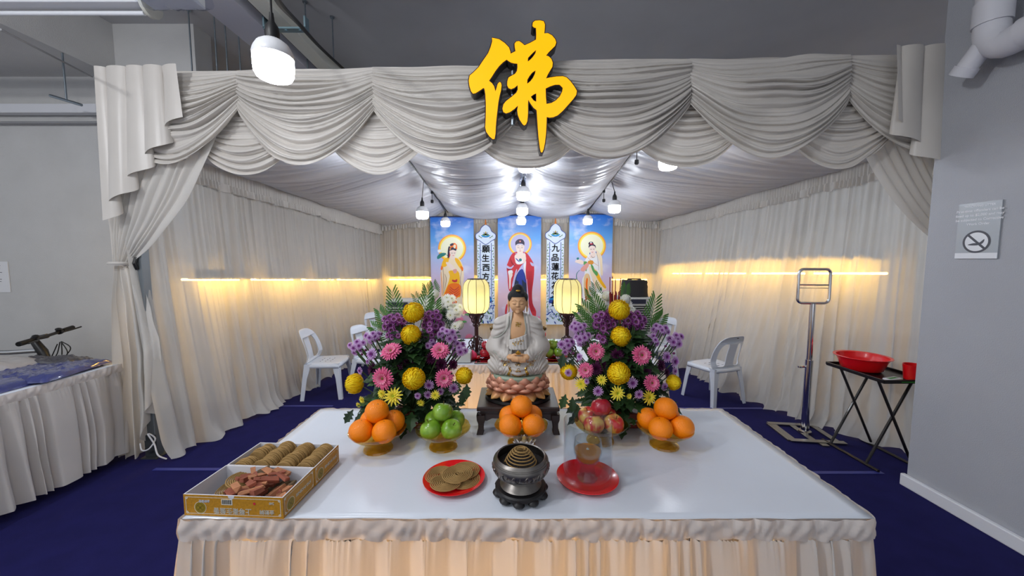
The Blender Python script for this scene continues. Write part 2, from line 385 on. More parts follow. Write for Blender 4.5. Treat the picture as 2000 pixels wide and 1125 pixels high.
# ================================================================== the tent
def fabric(name, rgb, trans=.3, alpha=1., rough=.45, sheen=.3):
    return mat(name, rgb, rough, noise=.03, nscale=6, bump=.08, bscale=500, trans=trans, alpha=alpha, sheen=sheen, spec=.6)
M_val = fabric('valance satin', (214, 208, 200), .12, rough=.30)
M_drp = fabric('canopy cloth', (214, 215, 222), .22, rough=.34)
M_cur = fabric('sheer curtain', (226, 223, 217), .5, .86, .5)
M_cur2 = fabric('tied curtain satin', (222, 218, 211), .3, .97, .42)
M_fril = fabric('frill cloth', (222, 218, 212), .35, 1., .5)
ridge = lambda ph: np.abs(np.sin(ph))**.7
FL, FR, BL, BR = np.array((-2.8, 2.61)), np.array((3.05, 2.335)), np.array((-2.2, 6.2)), np.array((2.42, 6.02))
def fy(x): return 2.61+(x+2.8)*(-.275/5.85)
ZT = lambda x: 2.66+.01*(x+2.8)/5.85
# --- valance
val = thing('valance', 'long off-white satin valance of gathered swags across the tent front', 'valance', (.1, fy(.1), 0))
def vb(bm, name): return bm.build(name, M_val, val, angle=180, loc=(-.1, -fy(.1), 0))
def swag(x0, x1, zt, g0, depth, nf, seed, off, amp, name, tm=1., bulge=.05, v0=0.):
    nu, nv = 84, 150; n1, n2, n3 = vnoise2(seed), vnoise2(seed+50), vnoise2(seed+90); t = np.linspace(-tm, tm, nu)[:, None]; v = np.linspace(v0, 1, nv)[None, :]
    w = 1-np.abs(t)**2.1; vv = v+.035*n3(t*1.6+9, v*3)*w
    z = zt-vv*(g0+(depth-g0)*w)
    ph = PI*nf*(v**.9)+1.3*n1(t*1.3+7, v*nf*.55+3)+.7*t*n2(v*3+1, v*0+2)+2.2*n2(v*2.2+5, t*.6+8)*w
    fold = ridge(ph)*(.55+.45*n2(t*1.2+4, v*nf*.5))+.32*ridge(ph*2.3+1.5)*(.5+.5*n1(v*9, t*2+30))
    env = (.3+.7*np.sqrt(np.clip(w, 0, 1)))*np.clip(v*6, .15, 1)
    o = off+amp*fold*env+bulge*w*np.sin(np.clip(v, 0, 1)*PI*.75)
    x = (x0+x1)/2+(x1-x0)/2*t+0*v
    z = z-.3*amp*fold*env
    A = np.stack([x, fy(x)-o, z], -1); m = MB(); m.grid(A); return vb(m, name)
J = [-2.72, -1.80, -.895, .10, 1.107, 2.05, 3.0]
for k in range(6):
    x0, x1 = J[k], J[k+1]; zt = ZT((x0+x1)/2)
    swag(x0-.005, x1+.005, zt, .27 if k not in (0, 5) else .24, .60 if k else .58, 12.5, 11+k, .035 if k < 5 else .02, .075 if k < 5 else .06, 'swag', bulge=.05 if k < 5 else .02)
for k in range(1, 6):
    xc = J[k]; hw = .37; zt = ZT(xc)
    swag(xc-hw, xc+hw, zt-.2, .22, .455, 9, 31+k, -.03, .055, 'under_swag', bulge=.03)
# plain header strip the swags hang on
A = np.zeros((80, 6, 3)); nz = vnoise(77)
for i in range(80):
    x = -2.78+5.8*i/79
    for j in range(6): A[i, j] = (x, fy(x)+.03-.05*(j == 0), ZT(x)+.004*nz(i*.7)-.075*j)
m = MB(); m.grid(A); vb(m, 'header_band')
b = MB(); b.tube([(-2.8, fy(-2.8)+.06, 2.66), (3.05, fy(3.05)+.06, 2.67)], .025, 10); b.build('rail', M_steel, val, loc=(-.1, -fy(.1), 0))
def jabot(x0, x1, La, Lb, npl, seed, name, off):
    nu, nv = 150, 40; s = np.linspace(0, 1, nu)[:, None]; v = np.linspace(0, 1, nv)[None, :]; n = vnoise(seed)
    ph = 2*PI*npl*s+.6*n(s*npl*1.5); L = La+(Lb-La)*s; op = .35+.65*v
    x = x0+(x1-x0)*s+.055*op*np.sin(ph)+.02*n(s*3+9)*v; o = off+.035*op*np.cos(ph)+.012*v*n(s*20)
    z = ZT(x)+.0-L*v; m = MB(); m.grid(np.stack([x, fy(x)-o+0*v, z], -1)); return vb(m, name)
jabot(-2.67, -2.14, .98, .33, 4.2, 3, 'jabot', .13)
jabot(2.22, 2.86, .43, 1.0, 5.0, 8, 'jabot', .118)
# --- tied front curtains
def tied(side, name, label):
    sg = 1 if side < 0 else -1; xt = (-2.735 if side < 0 else 2.99)
    xa, xb = (-2.70, -1.93) if side < 0 else (2.97, 2.2)
    root = thing(name, label, 'curtain', (xt, fy(xt), 0)); nu, nv = 130, 70; n, n2 = vnoise(5+side), vnoise2(6+side)
    u = np.linspace(0, 1, nu)[:, None]; v = np.linspace(0, 1, nv)[None, :]
    ph = PI*11*u+1.2*n(u*7)
    ztop, zt = 2.3, 1.405; X = xa+(xb-xa)*u
    k = v**1.12; e = (1-k)
    x = xt+sg*(-.03+.1*u)*1.0*(v) + (X-xt)*e
    z = ztop+(zt-ztop)*v-.10*u**1.5*np.sin(PI*v)*1.0-.03*u*v
    x = x - sg*.02*np.sin(PI*v)*(1-u)
    o = (.03 if side < 0 else -.10+.10*v**2)+(.022*(1-v)+.012)*ridge(ph)+.05*np.sin(PI*v)*np.sin(PI*u)*.6+.008*n2(u*14, v*5)
    m = MB(); m.grid(np.stack([x, fy(x)-o+0*u, z], -1)); m.build('gathered_panel', M_cur2, root, angle=180, loc=(-xt, -fy(xt), 0))
    L = 1.36-.55*np.clip((u-.45)/.55, 0, 1)**1.2; w = .10+.17*np.clip(v*1.6, 0, 1)**.7
    x = xt+sg*(.02*v+(-.35+1.15*u)*w)+sg*.02*n(v*3+u*2); z = zt-.02-L*v; x = x+sg*.012*np.sin(ph*1.7)*v
    o = .035+.02*v+(.012+.03*v)*np.sin(ph*.9)+.008*n2(u*9+3, v*6)+.012*n2(u*30, v*2)*v**3
    m = MB(); m.grid(np.stack([x, fy(x)-o+0*u, z], -1)); m.build('tail', M_cur2, root, angle=180, loc=(-xt, -fy(xt), 0))
    b = MB(); b.lathe([(.055, -.012), (.062, 0), (.055, .012)], 16); b.build('tie_band', M_cur2, root, loc=(sg*.02, -.045, zt-.005))
    return root
tied(-1, 'tied_curtain', 'off-white front curtain tied back to the left tent post')
tied(1, 'tied_curtain', 'off-white front curtain gathered back to the right behind the wall corner')
# --- posts
for (x, lb) in ((-2.60, 'grey steel tent post at the left front, standing in the curtain hem'), (2.86, 'grey steel tent post at the right front behind the wall corner')):
    t = thing('tent_post', lb, 'post', (x, fy(x)+.0, 0)); boxo('pole', -.03, .03, -.03, .03, 0, 2.64, mat('post grey', (120, 126, 130), .5, .6), .003, t)
    b = MB(); b.box((0, -.036, .09), (.075, .012, .16)); b.box((0, 0, .004), (.12, .12, .008))
    for zz in (.05, .13): b.lathe([(0, 0), (.008, 0), (.008, .008), (0, .008)], 6, (.015, -.05, zz))
    b.build('foot_sleeve', mat('post dark', (70, 74, 78), .5, .5), t, smooth=False)
    b = MB(); b.tube([(0, -.033, 1.36), (0, -.05, 1.40), (0, -.033, 1.44)], .012, 8); b.build('tie_hook', M_black, t)
q = Vector((-2.60, fy(-2.60)-.05, .1))
b = MB(); b.tube(smooth_path([q+Vector(p) for p in ((-.05, -.01, .02), (-.02, -.03, -.02), (.03, -.03, -.01), (.05, .0, .05), (.03, -.03, .1), (.06, -.02, .02), (.1, -.04, -.05), (.14, -.02, -.09))], 5), .005, 6)
tag(b.build('tie_cord', mat('cord white', (220, 220, 222), .6)), 'white tie cord knotted around the foot of the left post', 'cord')
# --- curtain walls
def curtain(name, label, pts, ztop, flare, seed, amp=1., p=1.7, nd=1, drift=.5):
    a, c = np.array(pts[0]), np.array(pts[1]); Ln = np.hypot(*(c-a)); d = (c-a)/Ln; nrm = np.array((-d[1], d[0]))*nd
    root = thing(name, label, 'curtain', (a[0], a[1], 0)); ns, nzv = int(Ln/.011), 60
    n, n1, n2 = vnoise(seed), vnoise(seed+1), vnoise2(seed+2); s = np.linspace(0, Ln, ns)[:, None]; w = np.linspace(0, 1, nzv)[None, :]
    f1 = np.sin(2*PI*(s/.055+.9*n(s*9)))*.009*(1-w*.7)
    sp = s+drift*.25*w**2*np.interp(s, [0, Ln*.3, Ln], [0, 1, .5])
    f2 = (ridge(PI*(sp/.14+1.1*n1(sp*3.1)))-.5)*(.022+.045*w**.8)*(.7+.5*n(sp*2.3+40))
    f3 = (ridge(PI*(sp/.33+.8*n1(sp*1.7+50)))-.5)*.06*w**2
    fl = np.interp(s/Ln, *zip(*flare)); hem = np.clip((w-.93)/.07, 0, 1)**2
    off = amp*(f1+f2+f3)+fl*w**p+hem*(.03+.045*n2(s*9, w*3)); zz = ztop(s/Ln)*(1-w)+.006+.012*hem*(1+n2(s*14, w*0+7))*1.5
    sh = .030*np.sin(2*PI*(sp/.14+1.1*n1(sp*3.1)))*(.3+.7*w)*(.5+.7*n(s*1.9+77))
    x = a[0]+d[0]*(s+sh)+nrm[0]*off; y = a[1]+d[1]*(s+sh)+nrm[1]*off
    m = MB(); m.grid(np.stack([x-a[0]+0*w, y-a[1]+0*w, zz+0*s], -1)); m.build('cloth', M_cur, root, angle=180)
    for nm, z0, z1, o0, lam, am in (('shirred_band', 0, -.15, .035, .03, .010), ('ruffle', -.14, -.205, .045, .045, .020)):
        ns2 = int(Ln/.006); s2 = np.linspace(0, Ln, ns2)[:, None]; q = np.linspace(0, 1, 8)[None, :]
        o = o0+am*np.sin(2*PI*(s2/lam+.8*n(s2*11+20)))*(.5+.5*q)+.01*n1(s2*4)
        z = ztop(s2/Ln)+.03+z0+(z1-z0)*q+.012*n2(s2*3+8, q*0+3)+.01*n1(s2*30)*q
        m = MB(); m.grid(np.stack([d[0]*s2+nrm[0]*o+0*q, d[1]*s2+nrm[1]*o+0*q, z], -1)); m.build(nm, M_fril, root, angle=180)
    return root
curtain('side_curtain', 'sheer off-white curtain wall on the left side behind the chairs', ((-2.665, 2.545), (-2.2, 6.2)), lambda q: 2.25-.24*q, [(0, .20), (.08, .24), (.35, .22), (.6, .2), (1, .1)], 100, nd=-1)
curtain('side_curtain', 'sheer off-white curtain wall on the right side behind the chrome stand', ((2.95, 2.42), (2.42, 6.02)), lambda q: 2.24-.17*q, [(0, .0), (.06, .02), (.22, .28), (.42, .42), (.62, .4), (1, .25)], 140, nd=1, drift=.9)
curtain('back_curtain', 'off-white curtain wall at the back behind the hanging scrolls', ((-2.22, 6.2), (2.44, 6.02)), lambda q: 2.06+.03*q+.12*np.sin(PI*q), [(0, .03), (1, .03)], 180, amp=.6, nd=-1, drift=0)
# --- canopy drapes
XL = [lambda v: -2.56+.36*v, lambda v: -.97-.10*v, lambda v: .10+.04*v, lambda v: 1.05+.19*v, lambda v: 2.95-.53*v]
ZL = [lambda v: 2.25-.24*v, lambda v: 2.47-.24*v, lambda v: 2.44-.23*v, lambda v: 2.47-.24*v, lambda v: 2.24-.17*v]
def yv(x, v): return (2.62-.02*x)*(1-v)+(6.16-.04*x)*v
def panel(k, sag, seed, label):
    nu, nv = 70, 260; t = np.linspace(0, 1, nu)[:, None]; v = np.linspace(0, 1, nv)[None, :]; n1, n2 = vnoise2(seed), vnoise2(seed+9)
    x = XL[k](v)*(1-t)+XL[k+1](v)*t; zl = ZL[k](v)*(1-t)+ZL[k+1](v)*t; b4 = 4*t*(1-t)
    ph = PI*(24*v+1.1*b4*(.6-.5*v)+1.0*n1(t*1.5+3, v*16)+1.5*n2(t*.8+11, v*6))
    env = .35+.65*np.sqrt(b4); fold = ridge(ph)*(.6+.5*n2(t*1.4+2, v*14))+.3*ridge(ph*2.1+1)
    z = zl-sag*b4**.85*(1-.25*v)-.036*fold*env; y = yv(x, v)+.02*n1(v*9, t*3)
    root = thing('canopy_drape', label, 'canopy', (float(XL[k](0)), 2.6, 2.4)); m = MB(); m.grid(np.stack([x-float(XL[k](0)), y-2.6, z-2.4], -1)); m.build('cloth', M_drp, root, angle=180)
    b = MB(); b.tube([(float(XL[k+1](v_))-float(XL[k](0)), float(yv(XL[k+1](v_), v_))-2.6, float(ZL[k+1](v_))+.02-2.4) for v_ in np.linspace(0, 1, 8)], .012, 8); b.build('rail', M_steel, root)
panel(0, .10, 300, 'pleated canopy cloth sagging from the left curtain wall to the left string of bulbs')
panel(1, .17, 310, 'pleated canopy cloth sagging between the left bulb string and the middle bulbs')
panel(2, .17, 320, 'pleated canopy cloth sagging between the middle bulbs and the right bulb string')
panel(3, .10, 330, 'pleated canopy cloth sagging from the right bulb string to the right curtain wall')
# --- warm tubes behind the curtain walls
M_tube = mat('warm tube', (255, 214, 130), .4, emit=58, emitc=(255, 200, 90)); M_rail = mat('rail grey', (140, 142, 150), .6)
def tube(a, c, label, cover, up=.05, lip=.055):
    a, c = Vector(a), Vector(c); t = thing('tube_light', label, 'tube light', a); d = c-a
    b = MB(); b.tube([(0, 0, 0), d], .009, 8); b.build('tube', M_tube, t)
    if cover:
        b = MB(); b.bar((0, 0, up), d+Vector((0, 0, up)), .10, .03); b.bar((lip, 0, .045), d+Vector((lip, 0, .045)), .012, .085); b.build('batten', M_rail, t, smooth=False)
    else:
        b = MB(); b.bar((lip, 0, .05), d+Vector((lip, 0, .05)), .22, .012); b.build('batten', M_black, t, smooth=False)  # black plate added above the tube to keep its light off the slab
    return t
def lw(Y, o=.14): return -2.56+.36*(Y-2.62)/3.58-o
def rw(Y, o=.10): return 2.95-.53*(Y-2.42)/3.6+o
def seg(wall, ys, py, labels, cover, o):
    for (y0, y1), lb in zip(ys, labels):
        z = lambda Y: CAMZ-(py-506)/F*Y
        tube((wall(y0, o), y0, z(y0)), (wall(y1, o), y1, z(y1)), lb, cover)
nth = ['nearest the left post', 'second from the left post', 'third from the left post', 'at the far end']
seg(lw, [(3.0, 3.55), (3.7, 4.3), (4.45, 5.1), (5.2, 6.1)], 546, ['warm tube light glowing behind the left curtain, '+q for q in nth], True, .16)
seg(rw, [(2.95, 3.55), (3.65, 4.3), (4.4, 5.1), (5.2, 5.9)], 534, ['warm tube light glowing behind the right curtain, '+q for q in ('behind the chrome stand', 'second from the chrome stand', 'third from the chrome stand', 'at the far end')], False, .12)
for (x0, x1, lb) in ((-2.1, -1.2, 'warm tube light behind the back curtain near the left corner'), (-1.1, -.05, 'warm tube light behind the back curtain left of the middle scroll'), (.15, 1.2, 'warm tube light behind the back curtain right of the middle scroll'), (1.3, 2.3, 'warm tube light behind the back curtain near the right corner')):
    tube((x0, 6.33, 1.08), (x1, 6.30, 1.08), lb, False)
# --- LED bulbs
M_glow = mat('bulb glow', (255, 255, 255), .4, emit=46, emitc=(240, 246, 255)); M_sink = mat('bulb housing', (228, 229, 232), .35)
def make_bulb(label, group=None):
    t = thing('led_bulb', label, 'light bulb', group=group)
    b = MB(); b.lathe([(0, -.045), (.045, -.045), (.06, -.038), (.068, -.022), (.07, .0), (.07, .036)], 28); b.build('diffuser', M_glow, t)
    b = MB(); b.lathe([(.07, .036), (.0715, .042), (.066, .062), (.054, .084), (.036, .098), (.022, .10)], 56, fr=lambda a, v: 1+.018*math.cos(28*a)*(0 < v < .9)); b.build('heat_sink', M_sink, t)
    b = MB(); b.lathe([(0, .10), (.024, .10), (.026, .125), (.022, .15), (.010, .17), (.007, .2), (0, .2)], 16); b.build('socket', M_black, t)
    return t
B0 = None
bul = [(535, 132, 1.49, 'big white LED bulb hanging in front of the valance at left'), (722, 314, 3.0, 'LED bulb half hidden below a left swag of the valance'), (825, 420, 4.35, 'LED bulb on the left string, beside the left scroll'),
       (870, 437, 5.3, 'LED bulb in front of the top of the left scroll'), (1305, 320, 2.95, 'LED bulb below the right swags of the valance'), (1200, 408, 4.35, 'LED bulb on the right string beside the right scroll'),
       (1148, 433, 5.3, 'LED bulb in front of the top of the right scroll'), (1028, 325, 3.2, 'front LED bulb of the middle row, just below the yellow character'), (1022, 383, 4.0, 'second LED bulb of the middle row'),
       (1020, 413, 4.7, 'third LED bulb of the middle row'), (1018, 433, 5.2, 'rearmost LED bulb of the middle row')]
bulbs = []
for (px, py, Y, lb) in bul:
    q = P(px, py, Y)
    if B0 is None: B0 = make_bulb(lb); B0.location = q; r = B0
    else: r = dup(B0, q, label=lb, scale=.9 if Y > 5 else 1.)
    bulbs.append((r, q, px, Y))
for (r, q, px, Y) in bulbs:
    # each bulb's own cord up to its string
    zt = {535: 2.95, 722: 2.45, 1305: 2.45}.get(px, None)
    if zt is None:
        vv = (Y-2.6)/3.56; kx = min((1, 2, 3), key=lambda k: abs(float(XL[k](vv))-q.x)); zt = float(ZL[kx](vv))-.01; tx = float(XL[kx](vv))
    else: tx = q.x
    b = MB(); b.tube([(0, 0, .19), (tx-q.x, 0, max(zt-q.z, .22))], .004, 6); b.build('cord', M_black, r)
# strings
def string(k, name, label, socks, m=M_black, r=.008):
    root = thing(name, label, 'cable', (float(XL[k](0)), 2.62, 2.4)); o = Vector((float(XL[k](0)), 2.62, 2.4)); pts = []
    for i in range(25):
        v = i/24; pts.append(Vector((float(XL[k](v)), float(yv(XL[k](v), v)), float(ZL[k](v))-.012-.012*abs(math.sin(v*PI*5))))-o)
    b = MB(); b.tube(pts, r, 8); b.build('wire', m, root)
    for (v, dz) in socks:
        q = Vector((float(XL[k](v)), float(yv(XL[k](v), v)), float(ZL[k](v))))-o
        b = MB(); b.tube([q-Vector((0, 0, .01)), q-Vector((0, 0, dz))], .004, 6); b.lathe([(0, 0), (.018, 0), (.02, -.03), (.012, -.04), (0, -.04)], 12, q-Vector((0, 0, dz))); b.lathe([(0, .02), (.016, .02), (.016, -.03), (0, -.03)], 10, q-Vector((0, 0, .02)))
        b.build('empty_socket', M_black, root)
    return root
string(1, 'bulb_string', 'black bulb string with empty sockets running back at the left of the canopy', [(.2, .13), (.62, .13)])
string(3, 'bulb_string', 'black bulb string with empty sockets running back at the right of the canopy', [(.2, .13), (.62, .13)])
rt = string(2, 'bulb_string', 'white bulb cable wrapped in clear plastic along the middle of the canopy', [], M_white, .006)
nz = vnoise2(71); A = np.zeros((120, 8, 3))
for i in range(120):
    v = i/119
    for j in range(8):
        a = 2*PI*j/8; rr = .03+.014*nz(i*.8, j*1.7); A[i, j] = (float(XL[2](v))-.10+rr*math.cos(a), 3.54*v, float(ZL[2](v))-2.46-.03+rr*.9*math.sin(a))
b = MB(); b.grid(A, cv=True); b.build('plastic_wrap', thin_glass('clear plastic', (235, 238, 245), .15, 1.35), rt)
# ================================================================== light
w = bpy.data.worlds.new('World'); sc.world = w; w.use_nodes = True
bg = w.node_tree.nodes['Background']; bg.inputs[0].default_value = (.88, .93, 1, 1); bg.inputs[1].default_value = .50
sc.view_settings.view_transform = 'Standard'; sc.view_settings.look = 'None'; sc.view_settings.gamma = 1; sc.view_settings.exposure = 0.6
sc.cycles.max_bounces = 7; sc.cycles.diffuse_bounces = 3; sc.cycles.glossy_bounces = 3; sc.cycles.transmission_bounces = 6; sc.cycles.transparent_max_bounces = 10
sc.cycles.sample_clamp_indirect = 4.0; sc.cycles.caustics_reflective = False; sc.cycles.caustics_refractive = False
# ================================================================== sign above the front
t = thing('illuminated_sign', 'large glowing yellow Chinese character sign mounted on the valance', 'sign', P(1018, 170, 2.30))
Ys = 2.30; s0 = t.location.copy()
def sp(x, y):
    q = P(900+x/4.017, 30+y/4.017, Ys)-s0; return (q.x, q.z)
out_ = [(245,178),(300,190),(345,220),(378,255),(390,290),(390,304),(430,283),(424,255),(422,225),(435,208),(458,205),(480,220),(500,238),(545,218),(590,193),(592,150),(590,100),(575,97),(562,85),(565,60),(582,45),(620,42),(650,50),(660,75),(658,110),(655,145),(682,142),(715,160),(740,190),(748,215),(740,240),(715,265),(690,290),(668,317),(690,325),(710,345),(721,375),(718,405),(700,435),(682,465),(668,497),(700,490),(750,482),(800,480),(830,490),(860,520),(890,560),(910,595),(905,625),(880,660),(840,705),(800,750),(760,785),(725,800),(695,803),(673,798),(672,850),(668,930),(660,1000),(650,1050),(640,1075),(628,1075),(620,1040),(610,960),(603,870),(598,790),(595,745),(570,725),(545,690),(529,662),(527,700),(527,770),(522,830),(512,855),(498,865),(485,855),(462,820),(447,780),(443,745),(449,708),(420,735),(385,760),(355,770),(335,760),(327,735),(335,700),(355,675),(400,640),(435,610),(447,585),(446,548),(420,570),(395,580),(375,572),(364,550),(365,520),(375,490),(400,475),(425,462),(440,440),(445,410),(444,380),(420,378),(395,372),(372,358),(360,348),(330,370),(300,400),(270,440),(245,480),(221,515),(245,535),(262,560),(272,600),(280,575),(290,540),(303,525),(315,530),(320,550),(315,590),(305,630),(295,680),(288,740),(280,810),(275,870),(272,930),(265,970),(250,972),(225,950),(200,915),(192,880),(195,830),(197,760),(197,690),(193,620),(186,577),(178,570),(150,590),(115,612),(95,615),(80,595),(68,555),(63,515),(70,475),(100,450),(140,410),(180,350),(215,300),(235,250),(247,205)]
hol_ = [[(525,365),(527,335),(545,315),(570,290),(592,272),(585,300),(565,330),(540,355)],[(520,540),(522,505),(540,475),(560,450),(587,432),(582,460),(565,495),(545,520)],
        [(548,640),(570,622),(592,613),(592,680),(570,670)],[(665,575),(700,558),(740,545),(775,545),(800,570),(795,600),(775,640),(745,670),(710,690),(672,697),(667,640)]]
lo = [[sp(*p) for p in out_]]+[[sp(*p) for p in h] for h in hol_]
b = MB(); b.poly([inset(lo[0], -.006)]+[inset(h, .005) for h in lo[1:]], (0, 0, 0), (1, 0, 0), (0, 0, 1), (0, 1, 0), .075)
b.build('sign_case', mat('sign case', (62, 58, 55), .25, .8), t, smooth=False, fix=True)
b = MB(); b.poly(lo, (0, -.004, 0), (1, 0, 0), (0, 0, 1), (0, 1, 0), .003); b.build('lit_face', mat('sign yellow', (236, 150, 0), .3, emit=.62, emitc=(255, 176, 0)), t, smooth=False, fix=True)
b = MB(); b.tube([(-.2, .06, -.12), (.2, .06, -.12)], .012, 8); b.tube([(-.05, .06, -.2), (-.05, .06, .12)], .012, 8); b.build('bracket', M_steel, t)
# ================================================================== tables and skirts
M_cloth = mat('white table cloth', (216, 222, 232), .24, noise=.015, nscale=5, bump=.03, bscale=90, spec=.45)
M_skirt = fabric('skirt satin', (224, 219, 214), .36, 1., .45)
M_band = fabric('skirt band satin', (222, 214, 208), .22, 1., .42)
M_led = mat('warm led', (255, 190, 110), .4, emit=26, emitc=(255, 194, 108))
def skirted(cx, cy, wx, wy, H, name, lb_table, lb_skirt, lb_cloth, seed, lam=.085, hem=.03, sides=(0, 1, 2, 3), rz=0., led=True, lb_led='', flare=.05):
    t = thing(name, lb_table, 'table', (cx, cy, 0), rz)
    boxo('tabletop', -wx/2+.005, wx/2-.005, -wy/2+.005, wy/2-.005, H-.035, H-.006, M_white, .004, t)
    for sx in (-1, 1):
        for sy in (-1, 1):
            b = MB(); x, y = sx*(wx/2-.18), sy*(wy/2-.1); b.tube([(x, y, H-.035), (x+sx*.05, y, .01)], .014, 8); b.build('leg', M_steel, t)
    sk = thing('table_skirt', lb_skirt, 'table skirt', (cx, cy, 0), rz); n, n1, n2 = vnoise(seed), vnoise(seed+1), vnoise2(seed+2)
    R = [(-wx/2, -wy/2), (wx/2, -wy/2), (wx/2, wy/2), (-wx/2, wy/2)]
    per = []
    r = .03
    cor = []
    for i in sides:
        a, c = np.array(R[i]), np.array(R[(i+1) % 4]); L = np.hypot(*(c-a)); d = (c-a)/L; k = int(L/.005)
        for q in range(k+1): per.append((a+d*L*q/k, np.array((d[1], -d[0])), (q/k)*L))
    P0 = np.array([p[0] for p in per]); N0 = np.array([p[1] for p in per])
    # soften corner normals
    for _ in range(6): N0 = (np.roll(N0, 1, 0)+N0*2+np.roll(N0, -1, 0)); N0 /= np.linalg.norm(N0, axis=1)[:, None]
    s = np.arange(len(per))*.005; s = s[:, None]
    bh = .056; v = np.linspace(0, 1, 7)[None, :]
    cell = .075; fr = (s/cell+.35*n(s*6))
    o = .009+.004*np.sin(PI*v)+.006*ridge(PI*fr)*np.ones_like(v)+.003*np.sin(2*PI*(fr*2.2+v*.9+n1(s*9)))*np.sin(PI*v)-.006*(1-ridge(PI*(s/.095+.8*n(s*7+30))+0*v))**2+.003*n2(s*60, v*3)
    z = H+.002-bh*v+.004*n2(s*30, v*0+2)*(v > .9)
    xy = P0[:, None, :]+N0[:, None, :]*o[..., None]; m = MB(); m.grid(np.concatenate([xy, z[..., None]], -1)); m.build('header_band', M_band, sk, angle=180)
    v = np.linspace(0, 1, 40)[None, :]
    ph = PI*(s/lam+1.2*n(s*8+5)); tight = np.sin(2*PI*(s/.016+n1(s*40)))
    o = .004+.012*np.clip(1-v*9, 0, 1)*0+.004*tight*np.exp(-v*14)+(ridge(ph)-.2)*(.020+.042*v**.6)+flare*v+.01*n2(s*7, v*3)*v
    sh = .05*n2(s*5+3, v*2)*v+.55*lam*np.sin(2*ph)*(.35+.65*v)*(.7+.8*n(s*4+60))
    z = H+.002-bh+.004-(H-bh-hem)*v+0*s
    T0 = np.stack([-N0[:, 1], N0[:, 0]], -1)
    xy = P0[:, None, :]+N0[:, None, :]*o[..., None]+T0[:, None, :]*sh[..., None]*.6
    m = MB(); m.grid(np.concatenate([xy, z[..., None]], -1)); m.build('pleated_skirt', M_skirt, sk, angle=180)
    cl = MB(); A = np.zeros((60, 30, 3)); q2 = vnoise2(seed+5)
    for i in range(60):
        for j in range(30):
            A[i, j] = (-wx/2-.004+(wx+.008)*i/59+.002*q2(i, j*.1)*(i in (0, 59)), -wy/2-.004+(wy+.008)*j/29+.0025*q2(i*.6, 3)*(j in (0, 29)), H+.0004*q2(i*.25, j*.25))
    cl.grid(A); o = cl.build('table_cover', M_cloth, None, solid=.0025, loc=(cx, cy, 0), rot=(0, 0, rz)); tag(o, lb_cloth, 'table cover')
    if led:
        l = thing('tube_light', lb_led, 'tube light', (cx, cy, .0), rz)
        for yy in ((-wy/2+.16), ):
            b = MB(); b.tube([(-wx/2+.12, yy, .30), (wx/2-.45, yy, .30)], .016, 8); b.build('tube', M_led, l)
        b = MB()
        for xx in (-wx/2+.15, wx/2-.48): b.box((xx, -wy/2+.16, .14), (.03, .05, .28))
        b.build('stand', M_white, l, smooth=False)
    return t
skirted(.043, 1.275, 1.81, .70, .75, 'altar_table', 'front altar table under the white cover carrying the statue and offerings', 'off-white pleated skirt glowing warm around the front altar table', 'glossy white cover on the front altar table', 400, lb_led='warm tube light glowing inside the skirt of the front altar table')
skirted(.10, 2.72, 1.75, .76, .75, 'altar_table', 'rear altar table behind the statue carrying the two lanterns', 'off-white pleated skirt glowing warm around the rear altar table', 'white cover on the rear altar table between the lanterns', 420, lb_led='warm tube light glowing inside the skirt of the rear altar table')
skirted(-3.83, 1.72, 2.1, 1.72, .69, 'side_table', 'long table at the left edge piled with plastic-wrapped cloth', 'off-white pleated skirt around the left table', 'pale cover on the left table below the wrapped cloth', 440, lam=.10, hem=.06, led=False, flare=.03)
# ================================================================== statue
M_dark = mat('dark rosewood', (44, 30, 28), .35, noise=.25, nscale=30, coat=.2)
M_skin = mat('statue skin', (214, 166, 122), .5, noise=.03, nscale=40)
M_robe = mat('statue robe', (188, 181, 174), .42, noise=.03, nscale=30)
M_robe2 = mat('statue inner robe', (196, 190, 184), .42)
M_hair = mat('statue hair', (18, 18, 22), .6, bump=.5, bscale=420)
M_gold = mat('gold', (214, 170, 70), .25, 1.)
M_paint = mat('statue paint', (96, 62, 44), .6); M_lip = mat('statue lip', (188, 112, 90), .5)
M_crease = mat('robe edge', (164, 166, 156), .5)
# --- dark wooden stand with cabriole legs
t = thing('statue_stand', 'dark carved wooden stand under the seated statue', 'stand', (.024, 1.495, .7525)); W, D, H = .32, .228, .1085
boxo('top_board', -W/2, W/2, -D/2, D/2, H-.018, H, M_dark, .004, t)
boxo('waist', -W/2+.012, W/2-.012, -D/2+.012, D/2-.012, H-.030, H-.018, M_dark, 0, t)
b = MB()
for (sx, sy, L, ax) in ((0, -1, W, 0), (0, 1, W, 0), (1, 0, D, 1), (-1, 0, D, 1)):
    half = L/2-.004; lp = [(-half, H-.03), (half, H-.03), (half, H-.055), (half-.035, H-.058), (half-.055, H-.048), (.035, H-.050), (0, H-.058), (-.035, H-.050), (-half+.055, H-.048), (-half+.035, H-.058), (-half, H-.055)]
    if ax == 0: b.poly([lp[::-1]], (0, sy*(D/2-.004)-sy*.006, 0), (1, 0, 0), (0, 0, 1), (0, 1, 0), .008)
    else: b.poly([lp[::-1]], (sx*(W/2-.01), 0, 0), (0, 1, 0), (0, 0, 1), (1, 0, 0), .008)
b.build('apron', M_dark, t, smooth=False, bevel=.002, fix=True)
